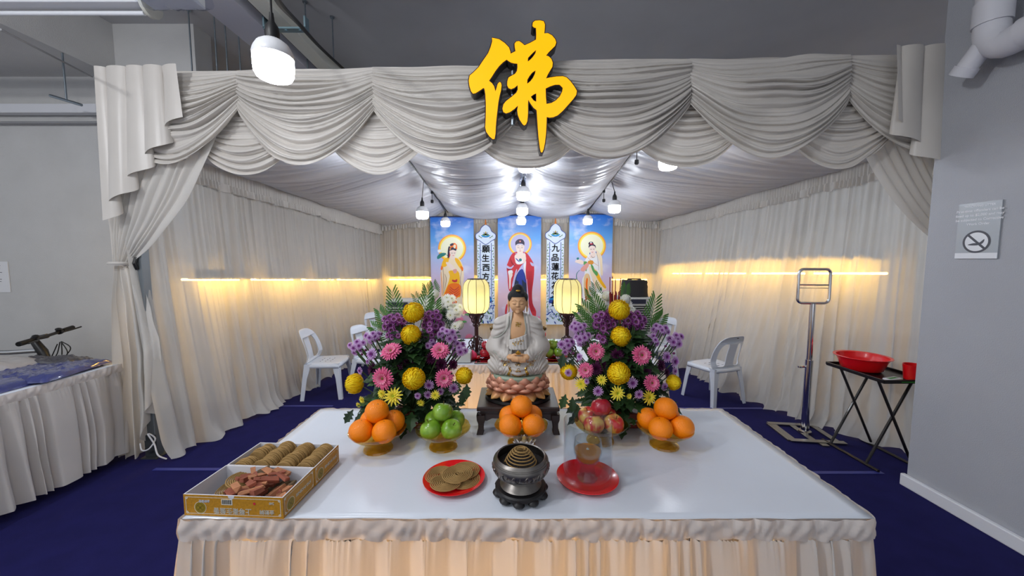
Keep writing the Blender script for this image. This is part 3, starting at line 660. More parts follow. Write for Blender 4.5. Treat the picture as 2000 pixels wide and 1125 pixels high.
for sx in (-1, 1):
    for sy in (-1, 1):
        b = MB(); pr = [(.050, .030, 0), (.046, .034, .003), (.034, .022, .010), (.030, .02, .030)]
        A = [];
        for (z, w, o) in ((H-.032, .036, .002), (H-.052, .034, .001), (.040, .024, -.004), (.022, .022, -.004), (.010, .028, .0), (0, .026, .002)):
            cx_, cy_ = sx*(W/2-w/2+o), sy*(D/2-w/2+o); A.append([(cx_+w/2*math.cos(PI/4+k*PI/2)*1.35, cy_+w/2*math.sin(PI/4+k*PI/2)*1.35, z) for k in range(4)])
        b.grid(np.array(A), cv=True); b.add([A[-1][k] for k in range(4)], [(0, 1, 2, 3)]); b.build('leg', M_dark, t, bevel=.003, fix=True)
# --- statue
S = thing('buddha_statue', 'seated statue with black hair and white robe on a pink lotus, on the dark stand', 'statue', (.024, 1.495, .8615))
sz = .108          # height of the lotus base
b = MB(); b.lathe([(0, 0), (1, 0), (1.02, .004), (1, .014), (0, .014)], 48, fr=None)
for i, p in enumerate(b.v): b.v[i] = (p[0]*.132, p[1]*.108, p[2])
b.build('plinth', mat('plinth black', (22, 20, 22), .3), S)
M_pet = mat('lotus petal', (198, 130, 104), .38, .25, attr=True)
b = MB(); rp = random.Random(4)
def lotus_petal(ang, r0, z0, ln, wd, tilt, bulge, hook, c0, c1, dn=1):
    nu, nv = 11, 11; A = np.zeros((nu, nv, 3)); cols = []
    for i in range(nu):
        u = i/(nu-1)*2-1
        for j in range(nv):
            v = j/(nv-1); ww = wd*(max(0, 1-((v-.45)/.56)**2)**.5 if v > .45 else .72+.28*math.sin(PI*v/.9))*(1-.0*v)
            x = u*ww; d = bulge*math.sin(PI*min(v*.9+.1, 1))*(1-.75*u*u)+hook*v**3-.010*u*u; h = ln*v
            rr = r0+d+h*math.sin(tilt); zz = z0+dn*h*math.cos(tilt)
            ca, sa = math.cos(ang), math.sin(ang)
            A[i, j] = ((rr*ca-x*sa)*1.16, (rr*sa+x*ca)*.95, zz); k = v**1.5*(1-.25*abs(u)); cols.append(tuple(c0[q]*(1-k)+c1[q]*k for q in range(3)))
    b.grid(A, cols=cols)
cA, cB, cG = lin((158, 92, 72)), lin((222, 164, 136)), lin((214, 168, 96))
for k in range(13):
    a = 2*PI*k/13-PI/2
    lotus_petal(a+PI/13, .084, .060, .046, .027, .22, .011, .002, cA, cB)
    lotus_petal(a, .088, .048, .040, .028, .42, .014, .002, cA, cB)
for k in range(13):
    a = 2*PI*k/13-PI/2
    lotus_petal(a+PI/13, .090, .044, .028, .027, .75, .015, .0, cA, cB)
for k in range(14):
    a = 2*PI*k/14-PI/2
    lotus_petal(a, .080, .054, .046, .026, .62, .010, .010, cA, cG, -1)
b.build('lotus_petals', M_pet, S, solid=.003)
b = MB(); b.lathe([(0, .01), (.088, .012), (.094, .03), (.082, .05), (.092, .085), (.097, .100), (.093, .108), (0, .109)], 48)
for i, p in enumerate(b.v): b.v[i] = (p[0]*1.14, p[1]*.95, p[2])
b.build('lotus_core', mat('lotus core green', (150, 164, 144), .5), S)
BZ = sz-.006
f_skin = lambda X, Y, Z: smin(smin(s_ell(X, Y, Z, (0, .0, .165), (.060, .040, .075)), s_cap(X, Y, Z, (-.03, .006, .206), (.03, .006, .206), .026, .026), .02), s_cap(X, Y, Z, (0, .008, .225), (0, .004, .272), .021, .019), .014)
def f_head(X, Y, Z):
    d = s_ell(X, Y, Z, (0, .005, .304), (.0355, .040, .044)); d = smin(d, s_ell(X, Y, Z, (0, -.006, .2785), (.0305, .0305, .031)), .014)
    A = np.abs(X)
    d = smin(d, s_ell(A, Y, Z, (.0155, -.0215, .276), (.0125, .0125, .014)), .010)
    d = smin(d, s_cap(X, Y, Z, (0, -.0335, .300), (0, -.0395, .2815), .0022, .0042), .006)
    d = smin(d, s_ell(A, Y, Z, (.0048, -.0365, .2805), (.0032, .0034, .0028)), .003)
    d = np.maximum(d, -s_ell(A, Y, Z, (.0135, -.0415, .2895), (.0095, .007, .0042)))*1
    d = smin(d, s_ell(A, Y, Z, (.0135, -.0300, .2905), (.0088, .0062, .0044)), .003)
    d = smin(d, s_cap(A, Y, Z, (.004, -.0345, .3005), (.021, -.0285, .3015), .0022, .0018), .006)
    d = smin(d, s_ell(X, Y, Z, (0, -.0345, .2692), (.0085, .0035, .0020)), .0022); d = smin(d, s_ell(X, Y, Z, (0, -.0338, .2650), (.0068, .0036, .0024)), .0025)
    d = smin(d, s_ell(X, Y, Z, (0, -.0300, .2552), (.009, .008, .007)), .008)
    d = smin(d, s_ell(A, Y, Z, (.0385, .002, .286), (.0042, .009, .019)), .003); d = smin(d, s_ell(A, Y, Z, (.0370, .000, .263), (.0036, .006, .013)), .004)
    return d
net_obj('torso', f_skin, (-.09, -.06, .06), (.09, .06, .285), .0030, M_skin, S).location = (0, 0, BZ)
hd = net_obj('head', f_head, (-.045, -.052, .236), (.045, .052, .356), .0013, M_skin, S); hd.location = (0, 0, BZ)
def fr_y(x, z):
    ys = np.linspace(-.055, .0, 200); v = f_head(np.full(200, x), ys, np.full(200, z)); k = np.argmax(v < 0); return ys[k]
b = MB()
for sg in (-1, 1):
    b.tube([(sg*x, fr_y(sg*x, z)-.0002, z) for x, z in ((.0055, .2895), (.009, .2878), (.0135, .2868), (.018, .2874), (.0225, .2898))], [.0004, .0007, .0009, .0008, .0003], 6)
    b.tube([(sg*x, fr_y(sg*x, z)-.0001, z) for x, z in ((.0045, .2985), (.0085, .3025), (.0135, .3045), (.0185, .3035), (.0235, .2995))], [.0004, .0008, .0009, .0007, .0003], 6)
b.build('brow_line', M_paint, hd)
b = MB(); b.tube([(x, fr_y(x, .2672)-.0002, .2672+.05*abs(x)*abs(x)*80) for x in np.linspace(-.0085, .0085, 9)], [.0003, .0006, .0008, .0008, .0009, .0008, .0008, .0006, .0003], 6); b.build('lip_line', M_lip, hd)
def f_hair(X, Y, Z):
    d = s_ell(X, Y, Z, (0, .007, .311), (.0420, .0435, .0350)); d = smin(d, s_ell(X, Y, Z, (0, .008, .340), (.0235, .0235, .0255)), .009)
    d = smin(d, s_ell(X, Y, Z, (0, .022, .288), (.034, .026, .03)), .01)
    d = d+.0005*np.sin(X*900)*np.sin(Y*900)*np.sin(Z*900)
    cut = (.3155-.0155*np.clip((np.abs(X)-.027)/.006, 0, 1)-.022*np.clip((Y+.012)/.01, 0, 1))-Z; cut = np.minimum(cut, .272-Z+0*X+np.where(Y < .012, .2, 0))
    return np.maximum(d, cut)
hr = net_obj('hair', f_hair, (-.047, -.043, .255), (.047, .056, .373), .0015, M_hair, S); hr.location = (0, 0, BZ)
b = MB(); b.ell((0, -.0295, .3405), (.009, .004, .0045), 14, 8); b.build('hair_jewel', M_gold, S, loc=(0, 0, BZ))
def f_robe(X, Y, Z):
    A = np.abs(X)
    legs = s_ell(X, Y, Z, (0, -.004, .034), (.112, .082, .036)); legs = smin(legs, s_ell(A, Y, Z, (.076, -.014, .038), (.047, .050, .038)), .02)
    legs = smin(legs, s_cap(A, Y, Z, (.085, -.02, .040), (.0, -.074, .030), .028, .022), .02)
    tor = s_ell(X, Y, Z, (0, .006, .12), (.072, .052, .115)); tor = smin(tor, s_cap(A, Y, Z, (.012, .008, .222), (.064, .006, .200), .031, .033), .03)
    arm = s_cap(A, Y, Z, (.068, .006, .198), (.090, -.002, .112), .029, .036); arm = smin(arm, s_cap(A, Y, Z, (.090, -.004, .108), (.040, -.066, .085), .036, .023), .018)
    arm = smin(arm, s_cap(A, Y, Z, (.080, -.02, .095), (.062, -.045, .062), .03, .022), .02)
    d = smin(smin(legs, tor, .02), arm, .012)
    # cloth folds
    up = np.clip((Z-.075)/.03, 0, 1); lo_ = 1-up
    d = d+.0018*up*np.sin((A*.55+Z*1.0-Y*.5)*230+4*np.sin(Z*30))*np.clip((A-.045)/.02, 0, 1)
    d = d+.0016*up*np.sin(A*420+Z*60)*np.clip((.06-A)/.02, 0, 1)
    d = d+.0018*lo_*np.sin((Z*1.0+.0016/(.012+np.abs(A-.07)))*300)*np.clip((A-.03)/.02, 0, 1)+.0018*lo_*np.sin(np.sqrt(X*X+(Z-.11)**2)*330)*np.clip((.045-A)/.015, 0, 1)
    # open neck
    hw = .0305-.010*np.clip((Z-.2)/.05, 0, 1)
    op = np.maximum(np.maximum(A-hw, Y-.012), (.142+.35*X)-Z)
    d = np.maximum(d, -op); d = np.maximum(d, Z-.252)
    return d
rb = net_obj('robe', f_robe, (-.135, -.105, -.006), (.135, .075, .26), .0026, M_robe, S); rb.location = (0, 0, BZ)
def robe_y(x, z):
    ys = np.linspace(-.11, .05, 300); v = f_robe(np.full(300, x), ys, np.full(300, z)); k = np.argmax(v < 0); return ys[k] if (v < 0).any() else 0.
# inner garment with a gold waistband
b = MB(); A = np.zeros((24, 14, 3))
for i in range(24):
    for j in range(14):
        u, v = i/23*2-1, j/13; x = u*.036; z = .108+(.157+.012*u-.108)*v; A[i, j] = (x, -.0385-.012*(1-u*u)-.010*(1-v)+.0012*math.sin(x*500+v*3), z)
b.grid(A); b.build('inner_robe', M_robe2, S, loc=(0, 0, BZ), solid=.003)
b = MB(); rr = random.Random(7)
def curl(x, z, r, w=.0011, off=.0012, n=1.4, surf=robe_y, a0=None):
    a0 = rr.random()*6.28 if a0 is None else a0; pts = []
    for k in range(11):
        q = k/10; a = a0+q*2*PI*n*.75; R_ = r*(1-.75*q); xx, zz = x+R_*math.cos(a), z+R_*math.sin(a); pts.append((xx, surf(xx, zz)-off, zz))
    b.tube(pts, w, 5)
inn = lambda x, z: -.0385-.012*(1-(x/.036)**2)-.010*(1-(z-.108)/.05)-.002
for x in (-.018, -.009, 0, .009, .018): curl(x, .140+.3*x-.002*abs(x)*100*0, .0048, .0010, .001, 1.3, inn)
for x in (-.012, 0, .012): curl(x, .131+.2*x, .0035, .0009, .001, 1.2, inn)
b.build('gold_waistband', M_gold, S, loc=(0, 0, BZ)); b = MB()
for x, z, r in ((0, .060, .007), (-.006, .056, .005), (.006, .056, .005), (0, .038, .007), (-.006, .034, .004), (.006, .034, .004), (-.050, .062, .008), (-.044, .054, .006), (-.056, .055, .006), (.050, .062, .008), (.044, .054, .006), (.056, .055, .006), (-.062, .067, .006), (.062, .067, .006), (-.038, .066, .005), (.038, .066, .005)): curl(x, z, r)
for sg in (-1, 1):
    for k in range(9): q = k/8; curl(sg*(.034-.004*math.sin(q*6)), .046-.034*q, .0055, .0012)
for k in range(7): curl(-.022+.0073*k, .010+.0006*abs(k-3)**2, .0046, .0012)
b.build('gold_ornament', M_gold, S, loc=(0, 0, BZ))
# emblem on the chest (left-facing)
b = MB(); u_ = .0040; zc_ = .206; yy = min(float(np.linspace(-.06, 0, 200)[np.argmax(f_skin(np.zeros(200), np.linspace(-.06, 0, 200), np.full(200, zc_)) < 0)]), -.02)
def stroke(x0, z0, x1, z1): b.box(((x0+x1)/2*u_, yy-.0014, zc_+(z0+z1)/2*u_), (abs(x1-x0)*u_+.0022, .004, abs(z1-z0)*u_+.0022))
for s_ in ((0, -2, 0, 2), (-2, 0, 2, 0), (0, 2, -2, 2), (-2, 0, -2, -2), (0, -2, 2, -2), (2, 0, 2, 2)): stroke(*s_)
b.build('chest_emblem', M_gold, S, smooth=False, loc=(0, 0, BZ))
# lapel edges and shoulder cape edge
def lap(pts, r=.0026, m=None):
    pp = smooth_path(pts, 6); b.tube([(x, min(robe_y(x*1.0+(.004 if x > 0 else -.004), z)-.001, -.0), z) for x, z in pp], r, 7)
b = MB(); lap([(-.024, .244), (-.0285, .215), (-.0315, .18), (-.033, .14), (-.026, .105)]); lap([(.024, .244), (.0285, .215), (.0315, .185), (.026, .162), (.006, .145), (-.02, .132)])
lap([(-.036, .236), (-.040, .20), (-.052, .178), (-.074, .158), (-.100, .150)], .003)
lap([(.033, .21), (.036, .16), (.03, .12), (.005, .105)], .002); lap([(-.098, .105), (-.075, .085), (-.045, .073)], .0025); lap([(.098, .105), (.075, .085), (.045, .073)], .0025)
b.build('robe_hem', M_crease, S, loc=(0, 0, BZ))
def f_hand(X, Y, Z):
    d = s_ell(X, Y, Z, (-.022, -.086, .086), (.021, .014, .009)); d = smin(d, s_ell(X, Y, Z, (.022, -.084, .083), (.021, .014, .009)), .004)
    for k in range(4):
        z = .0905-.0048*k; y = -.094-.0028*math.sin(k*1.0)
        d = smin(d, s_cap(X, Y, Z, (-.022, y, z), (-.002, y-.004, z-.001), .0042, .0038), .0012); d = smin(d, s_cap(X, Y, Z, (-.002, y-.004, z-.001), (.016, y-.001, z-.0005), .0038, .0030), .0012)
        z2 = z-.0045
        d = smin(d, s_cap(X, Y, Z, (.026, y+.001, z2), (.008, y-.002, z2-.001), .0042, .0034), .0012)
    for sg in (-1, 1): d = smin(d, smin(s_cap(X, Y, Z, (sg*.030, -.084, .092), (sg*.014, -.090, .0985), .0048, .0042), s_cap(X, Y, Z, (sg*.014, -.090, .0985), (sg*.001, -.0925, .0995), .0042, .0032), .002), .002)
    for sg in (-1, 1): d = smin(d, s_cap(X, Y, Z, (sg*.034, -.082, .087), (sg*.052, -.062, .088), .011, .014), .006)
    return d
net_obj('hands', f_hand, (-.07, -.115, .055), (.07, -.04, .115), .0013, M_skin, S).location = (0, 0, BZ)
b = MB(); b.lathe([(0, 0), (.008, 0), (.0105, .004), (.010, .008), (.007, .0095), (0, .010)], 18, (0, -.090, .100)); b.ell((0, -.090, .111), (.0035, .0035, .003), 10, 6); b.build('gold_bowl', M_gold, S, loc=(0, 0, BZ))
S.scale = (1.0, 1.0, 1.0)
# ================================================================== offerings on the front altar
TZ = .7525
M_amb = thin_glass('amber glass', (250, 230, 158), .06, edge=.75, face=.07)
def make_bowl(label):
    t = thing('footed_bowl', label, 'glass bowl')
    sc1 = lambda a, v: 1+(.035*abs(math.sin(a*4)) if v > .0 else 0)
    b = MB(); b.lathe([(.016, .037), (.040, .042), (.070, .052), (.092, .070), (.096, .072), (.094, .066), (.072, .047), (.040, .037), (.016, .033), (.0, .033)], 64, fr=lambda a, v: 1+.05*abs(math.sin(a*4))*min(1, abs(v-.0)*1.5)*(v < .75))
    b.build('dish', M_amb, t, fix=True)
    b = MB(); b.lathe([(0, .036), (.018, .036), (.021, .030), (.026, .022), (.038, .012), (.050, .006), (.052, 0), (0, 0)], 16); b.build('foot', M_amb, t, angle=25, fix=True)
    return t
bows = [((739, 876), 'amber glass bowl of oranges at the left end of the front row'), ((866, 871), 'amber glass bowl holding the green apples'), ((1018, 864), 'amber glass bowl of oranges in front of the statue'),
        ((1172, 860), 'amber glass bowl of red apples behind the clear glass cylinder'), ((1297, 869), 'amber glass bowl of oranges at the right end of the front row')]
bp = []; B0 = None
for i, (pp, lb) in enumerate(bows):
    q = PZ(*pp, TZ+.001); bp.append(q)
    if B0 is None: B0 = make_bowl(lb); B0.location = q
    else: dup(B0, q, rz=.3*i, label=lb)
M_or = mat('orange peel', (255, 138, 0), .38, noise=.08, nscale=25, bump=.35, bscale=420, coat=.12)
M_stem = mat('stem brown', (82, 66, 30), .8)
def make_orange(R=.041):
    t = thing('orange', 'o', 'orange'); b = MB(); b.lathe([(R*math.sin(a)*(1 if a < 3 else 1), -R*.96*math.cos(a)-(.0025*math.exp(-((PI-a)/.25)**2))*-(-1)) for a in np.linspace(0, PI, 20)], 28); b.build('peel', M_or, t)
    b = MB(); b.lathe([(0, .0025), (.004, .0018), (.005, 0), (.003, -.002)], 7, (0, 0, R*.96-.0045), fr=lambda a, v: 1+.25*math.cos(3*a)); b.build('navel', M_stem, t)
    return t
def make_apple(name, m, R=.037):
    t = thing(name, 'a', 'apple'); pr = []
    for k in range(22):
        a = PI*k/21; r = R*math.sin(a)*(1+.06*math.cos(a-PI)*-1); z = -R*.93*math.cos(a); top = math.exp(-((PI-a)/.42)**2); bot = math.exp(-(a/.35)**2); pr.append((max(r, 0)*(1.0+.05*math.cos(PI-a)), z-R*.30*top+R*.16*bot))
    b = MB(); b.lathe(pr, 30, fr=lambda a, v: 1+.018*math.cos(5*a)*(1-v)); b.build('flesh', m, t)
    b = MB(); b.tube([(0, 0, R*.58), (.001, 0, R*.8), (.003, .001, R*.98)], [.0016, .0013, .0018], 6); b.build('stem', M_stem, t)
    return t
def apple_mat(name, ca, cb, sc_=1.2, thr=.5, coat=.5):
    m = mat(name, ca, .3, coat=coat); nt = m.node_tree; N, L = nt.nodes, nt.links; tc = N.new('ShaderNodeTexCoord'); mp = N.new('ShaderNodeMapping'); mp.inputs['Scale'].default_value = (60, 60, 9)
    nz = N.new('ShaderNodeTexNoise'); nz.inputs['Scale'].default_value = sc_; nz.inputs['Detail'].default_value = 5; L.new(tc.outputs['Object'], mp.inputs[0]); L.new(mp.outputs[0], nz.inputs['Vector'])
    n2 = N.new('ShaderNodeTexNoise'); n2.inputs['Scale'].default_value = 22; L.new(tc.outputs['Object'], n2.inputs['Vector'])
    ad = N.new('ShaderNodeMath'); ad.operation = 'MULTIPLY_ADD'; ad.inputs[1].default_value = .35; L.new(nz.outputs['Fac'], ad.inputs[0]); L.new(n2.outputs['Fac'], ad.inputs[2])
    cr = N.new('ShaderNodeValToRGB'); cr.color_ramp.elements[0].position = thr-.07; cr.color_ramp.elements[0].color = lin(ca)+(1,); cr.color_ramp.elements[1].position = thr+.12; cr.color_ramp.elements[1].color = lin(cb)+(1,)
    L.new(ad.outputs[0], cr.inputs[0]); L.new(cr.outputs[0], N['Principled BSDF'].inputs['Base Color']); return m
M_ga = apple_mat('green apple', (110, 152, 34), (138, 176, 62), thr=.66)
M_ra = apple_mat('blush apple', (186, 48, 48), (214, 176, 92), thr=.68); M_dr = apple_mat('red apple', (158, 22, 42), (186, 44, 56), thr=.7)
O0 = make_orange(); GA = make_apple('green_apple', M_ga); RA = make_apple('red_apple', M_ra); DA = make_apple('red_apple', M_dr)
used = set(); rf = random.Random(11)
def fruit(proto, loc, label, tilt=.5, rot=None, s=1.):
    rt = rot or (rf.uniform(-tilt, tilt), rf.uniform(-tilt, tilt), rf.uniform(0, 6.28))
    if proto.name not in used:
        used.add(proto.name); proto.location = loc; proto.rotation_euler = rt; proto['label'] = label; proto.scale = (s,)*3; return proto
    return dup(proto, loc, rot=rt, label=label, scale=s)
def pile(q, protos, R, names, where, a0):
    rad = R*1.42; zb = q.z+.046+R*.93
    pos = [('front left', a0), ('front right', a0+PI/2), ('back right', a0+PI), ('back left', a0+3*PI/2)]
    for (nm, a), pr, fn in zip(pos, protos, names):
        fruit(pr, q+Vector((rad*math.cos(a), rad*math.sin(a), zb-q.z)), '%s at the %s of %s' % (fn, nm, where))
    fruit(protos[4], q+Vector((0, -.004, zb-q.z+R*1.34)), '%s on top of %s' % (names[4], where))
pile(bp[0], [O0]*5, .041, ['orange']*5, 'the left bowl of oranges', -PI*.77)
pile(bp[2], [O0]*5, .041, ['orange']*5, 'the middle bowl of oranges before the statue', -PI*.74)
pile(bp[4], [O0]*5, .041, ['orange']*5, 'the right bowl of oranges', -PI*.70)
pile(bp[1], [GA]*5, .037, ['green apple']*5, 'the bowl of green apples', -PI*.75)
pile(bp[3], [RA, RA, RA, RA, DA], .037, ['blushed apple']*4+['dark red apple'], 'the bowl of red apples', -PI*.72)
# --- lotus tea-light holder
q = PZ(1023, 868, TZ+.001); q.y -= .045
t = thing('lotus_candle', 'frosted white lotus-shaped candle between the censer and the middle bowl', 'candle', q)
M_fr = mat('frosted white', (236, 236, 240), .35, trans=.35)
b = MB(); b.lathe([(0, 0), (.026, 0), (.032, .006), (.024, .016), (.022, .022), (0, .022)], 24); b.build('base', M_fr, t)
b = MB()
for ring, (n, r0, ln, tl) in enumerate(((9, .018, .030, .95), (8, .014, .028, .6))):
    for k in range(n):
        a = 2*PI*k/n+ring*.35; A = np.zeros((7, 6, 3))
        for i in range(7):
            for j in range(6):
                u, v = i/3-1, j/5; wq = .011*math.sin(PI*(.2+.8*v)*.98)**.7; rr_ = r0+ln*v*math.sin(tl)+.004*(u*u)*-1; A[i, j] = (rr_*math.cos(a)-u*wq*math.sin(a), rr_*math.sin(a)+u*wq*math.cos(a), .018+ln*v*math.cos(tl)+.006*v*v)
        b.grid(A)
b.build('petals', M_fr, t, solid=.002)
b = MB(); b.lathe([(0, .02), (.009, .022), (.010, .036), (.006, .050), (.002, .058), (0, .060)], 16); b.build('flame_tip', M_fr, t)
# --- censer
q = PZ(1017, 962, TZ+.001); CQ = q
t = thing('wooden_trivet', 'black carved wooden foot stand under the metal censer', 'stand', q)
b = MB(); b.lathe([(0, .012), (.070, .012), (.074, .016), (.074, .024), (.070, .028), (.060, .027), (0, .027)], 40); b.build('ring', M_black2 := mat('ebony', (24, 22, 24), .45), t, fix=True)
b = MB()
for k in range(10):
    a = 2*PI*k/10+.2
    for dz, dr, r in ((.010, 0, .0165), (.006, .004, .012)): b.ell((.066*math.cos(a+dr*20), .066*math.sin(a+dr*20), dz), (r, r, .010 if dz > .007 else .006), 12, 7)
b.build('carved_feet', M_black2, t)
M_pew = mat('pewter', (132, 127, 122), .38, 1., noise=.12, nscale=60)
t = thing('censer', 'round engraved pewter incense burner on the black foot stand', 'incense burner', q+Vector((0, 0, .0275)))
b = MB(); b.lathe([(0, .0), (.058, 0), (.060, .003), (.055, .008), (.048, .016), (.044, .022), (.060, .030), (.074, .042), (.0815, .058), (.080, .072), (.074, .083), (.070, .087), (.067, .085), (.070, .078), (.074, .066), (.072, .05), (.0, .046)], 64); b.build('bowl', M_pew, t)
b = MB()
for k in range(14):
    a0 = 2*PI*k/14
    for sg in (-1, 1):
        pts = []
        for i in range(12):
            qq = i/11; aa = a0+sg*(.02+.13*qq-.05*math.sin(qq*6)); zz = .055+.010*math.sin(qq*7+sg)*(1-.3*qq); rr_ = np.interp(zz, [.042, .058, .072], [.0745, .0818, .0803])+.0004; pts.append((rr_*math.cos(aa), rr_*math.sin(aa), zz))
        b.tube(pts, .0016, 6)
for zz, r_ in ((.078, .0775), (.0745, .0790), (.041, .0735), (.025, .051)): b.tube([(r_*math.cos(2*PI*i/60), r_*math.sin(2*PI*i/60), zz) for i in range(60)], .0009, 5, closed=True)
b.build('engraving', M_pew, t)
b = MB(); b.lathe([(0, .060), (.072, .060), (.072, .05)], 32); b.build('ash_bed', mat('ash dark', (46, 42, 42), .95, bump=.8, bscale=300), t)
M_inc = mat('incense', (158, 126, 76), .9, noise=.08, nscale=80)
b = MB(); pts = []
for i in range(240):
    k = i/239; a = -.7+2*PI*6.6*k; r_ = .011+.036*k**.75; pts.append((r_*math.cos(a), r_*math.sin(a), .042*(1-k**1.35)))
b.tube(pts, .0018, 7); b.tube([(-.011, 0, .042), (.0, .003, .043), (.010, -.002, .044)], .0018, 6)
tag(b.build('incense_coil', M_inc, loc=CQ+Vector((0, .002, .0275+.0625))), 'tan incense coil pulled into a cone standing in the censer', 'incense')
# --- red plates
M_red = mat('red plastic', (222, 14, 26), .22, coat=.5)
def plate(q, label, R=.094, name='red_plate'):
    b = MB(); b.lathe([(0, .003), (R*.62, .003), (R*.78, .008), (R*.96, .0125), (R, .0135), (R*1.0, .0115), (R*.8, .005), (R*.64, 0), (0, 0)], 56); return tag(b.build(name, M_red, None, loc=q, fix=True), label, 'plate')
q1 = PZ(887, 938, TZ+.001); plate(q1, 'red plate holding flat incense coils on the altar')
q2 = PZ(1147, 936, TZ+.001); plate(q2, 'red plate under the clear glass cylinder')
def coil_mesh(R=.050, r=.0019, turns=8, seg=22):
    b = MB(); n = int(turns*seg); pts = []
    for i in range(n+1):
        k = i/n; a = 2*PI*turns*k; rr_ = .006+(R-.006-r)*k; pts.append((rr_*math.cos(a), rr_*math.sin(a), 0))
    b.tube(pts, r, 6); b.tube([(.006, 0, 0), (0, .001, .0), (-.003, -.004, 0)], r, 6); return b
c0 = coil_mesh().build('incense_coil', M_inc); me_c = c0.data
lo_ = [((-.045, .012, .011), (.02, 0, .3), 'flat incense coil at the left on the red plate'), ((.032, -.012, .010), (0, -.02, 1), 'flat incense coil at the lower right on the red plate, partly covered'), ((-.02, -.036, .0165), (.03, .02, 2), 'flat incense coil at the front of the red plate'),
       ((.030, .026, .0155), (.0, .05, 4), 'flat incense coil at the back right of the red plate'), ((.012, -.002, .0225), (.02, .02, 5), 'topmost flat incense coil in the middle of the red plate')]
for i, (d, r_, lb) in enumerate(lo_):
    o = c0 if i == 0 else c0.copy()
    if i: COL.objects.link(o)
    o.location = q1+Vector(d); o.rotation_euler = r_; tag(o, lb, 'incense', 'incense coils on the red plate')
# --- glass cylinder and oil lamp
M_gl = thin_glass('clear glass', (243, 246, 248), .03)
b = MB(); b.lathe([(.0705, 0), (.0705, .18), (.0720, .182), (.0735, .18), (.0735, 0)], 64, closed=True); tag(b.build('glass_cylinder', M_gl, loc=q2+Vector((0, 0, .0065))), 'clear glass cylinder shielding the oil lamp on the red plate', 'glass cylinder')
M_gs = thin_glass('goblet glass', (240, 244, 244), .04, edge=.8, face=.06)
t = thing('oil_lamp', 'stemmed glass goblet of golden oil inside the glass cylinder', 'oil lamp', q2+Vector((0, .0, .0035)))
b = MB(); b.lathe([(.0, 0), (.030, 0), (.031, .006), (.026, .012), (.022, .030), (.021, .045), (.024, .050), (.036, .064), (.043, .084), (.0435, .102), (.040, .126), (.0385, .126), (.0415, .102), (.041, .086), (.034, .067), (.022, .055), (0, .052)], 48); b.build('goblet', M_gs, t, fix=True)
b = MB(); b.lathe([(0, .0535), (.021, .0560), (.0332, .0680), (.0400, .086), (.0402, .092), (0, .092)], 40); b.build('oil', mat('lamp oil', (255, 186, 0), .05, alpha=.78, trans=.7, coat=.3), t, fix=True)
b = MB(); b.lathe([(0, .090), (.004, .091), (.005, .094), (0, .096)], 10); b.tube([(0, 0, .07), (0, 0, .098)], .0012, 5); b.build('wick', mat('wick', (210, 200, 180), .8), t)
# --- incense carton: two open trays
M_ct = mat('carton gold', (186, 132, 30), .5, noise=.22, nscale=160); M_ci = mat('carton inside', (214, 214, 220), .7); M_ink = mat('carton white print', (232, 228, 214), .5); M_em = mat('emblem dark', (110, 92, 20), .5); M_brn = mat('carton brown print', (104, 60, 18), .5)
RZ = -.055; Rm = Matrix.Rotation(RZ, 4, 'Z')
bo = Vector((-.868, .930, TZ+.001)); WX, WY, HZ = .272, .138, .058
def tray(org, label):
    t = thing('incense_carton', label, 'carton', org, RZ); e = .003
    for nm, a in (('front_wall', (0, WX, 0, e)), ('back_wall', (0, WX, WY-e, WY)), ('side_wall', (0, e, e, WY-e)), ('side_wall', (WX-e, WX, e, WY-e))):
        x0, x1, y0, y1 = a; b = MB(); b.box(((x0+x1)/2, (y0+y1)/2, HZ/2), (x1-x0, y1-y0, HZ)); mi = []
        for f in b.f:
            vs = [Vector(b.v[i]) for i in f]; nrm = (vs[1]-vs[0]).cross(vs[2]-vs[0]).normalized(); c_ = sum(vs, Vector())/4
            cen = Vector((WX/2, WY/2, HZ/2)); outw = abs(nrm.z) < .5 and nrm.dot(c_-cen) > 0 and (abs(c_.x-cen.x) > WX/2-.0001 or abs(c_.y-cen.y) > WY/2-.0001); mi.append(0 if outw else 1)
        b.m = mi; b.build(nm, [M_ct, M_ci], t, smooth=False)
    boxo('bottom', e, WX-e, e, WY-e, 0, e, M_ci, 0, t); return t
def outline(b, w, h, o, ex, ey, th, m, notch=.006):
    a, c = w/2, h/2; n = notch; lp = [(-a+n, -c), (a-n, -c), (a, -c+n), (a, c-n), (a-n, c), (-a+n, c), (-a, c-n), (-a, -c+n)]; b.poly([lp, inset(lp, th)], o, ex, ey, Vector(ex).cross(Vector(ey)), 0, m)
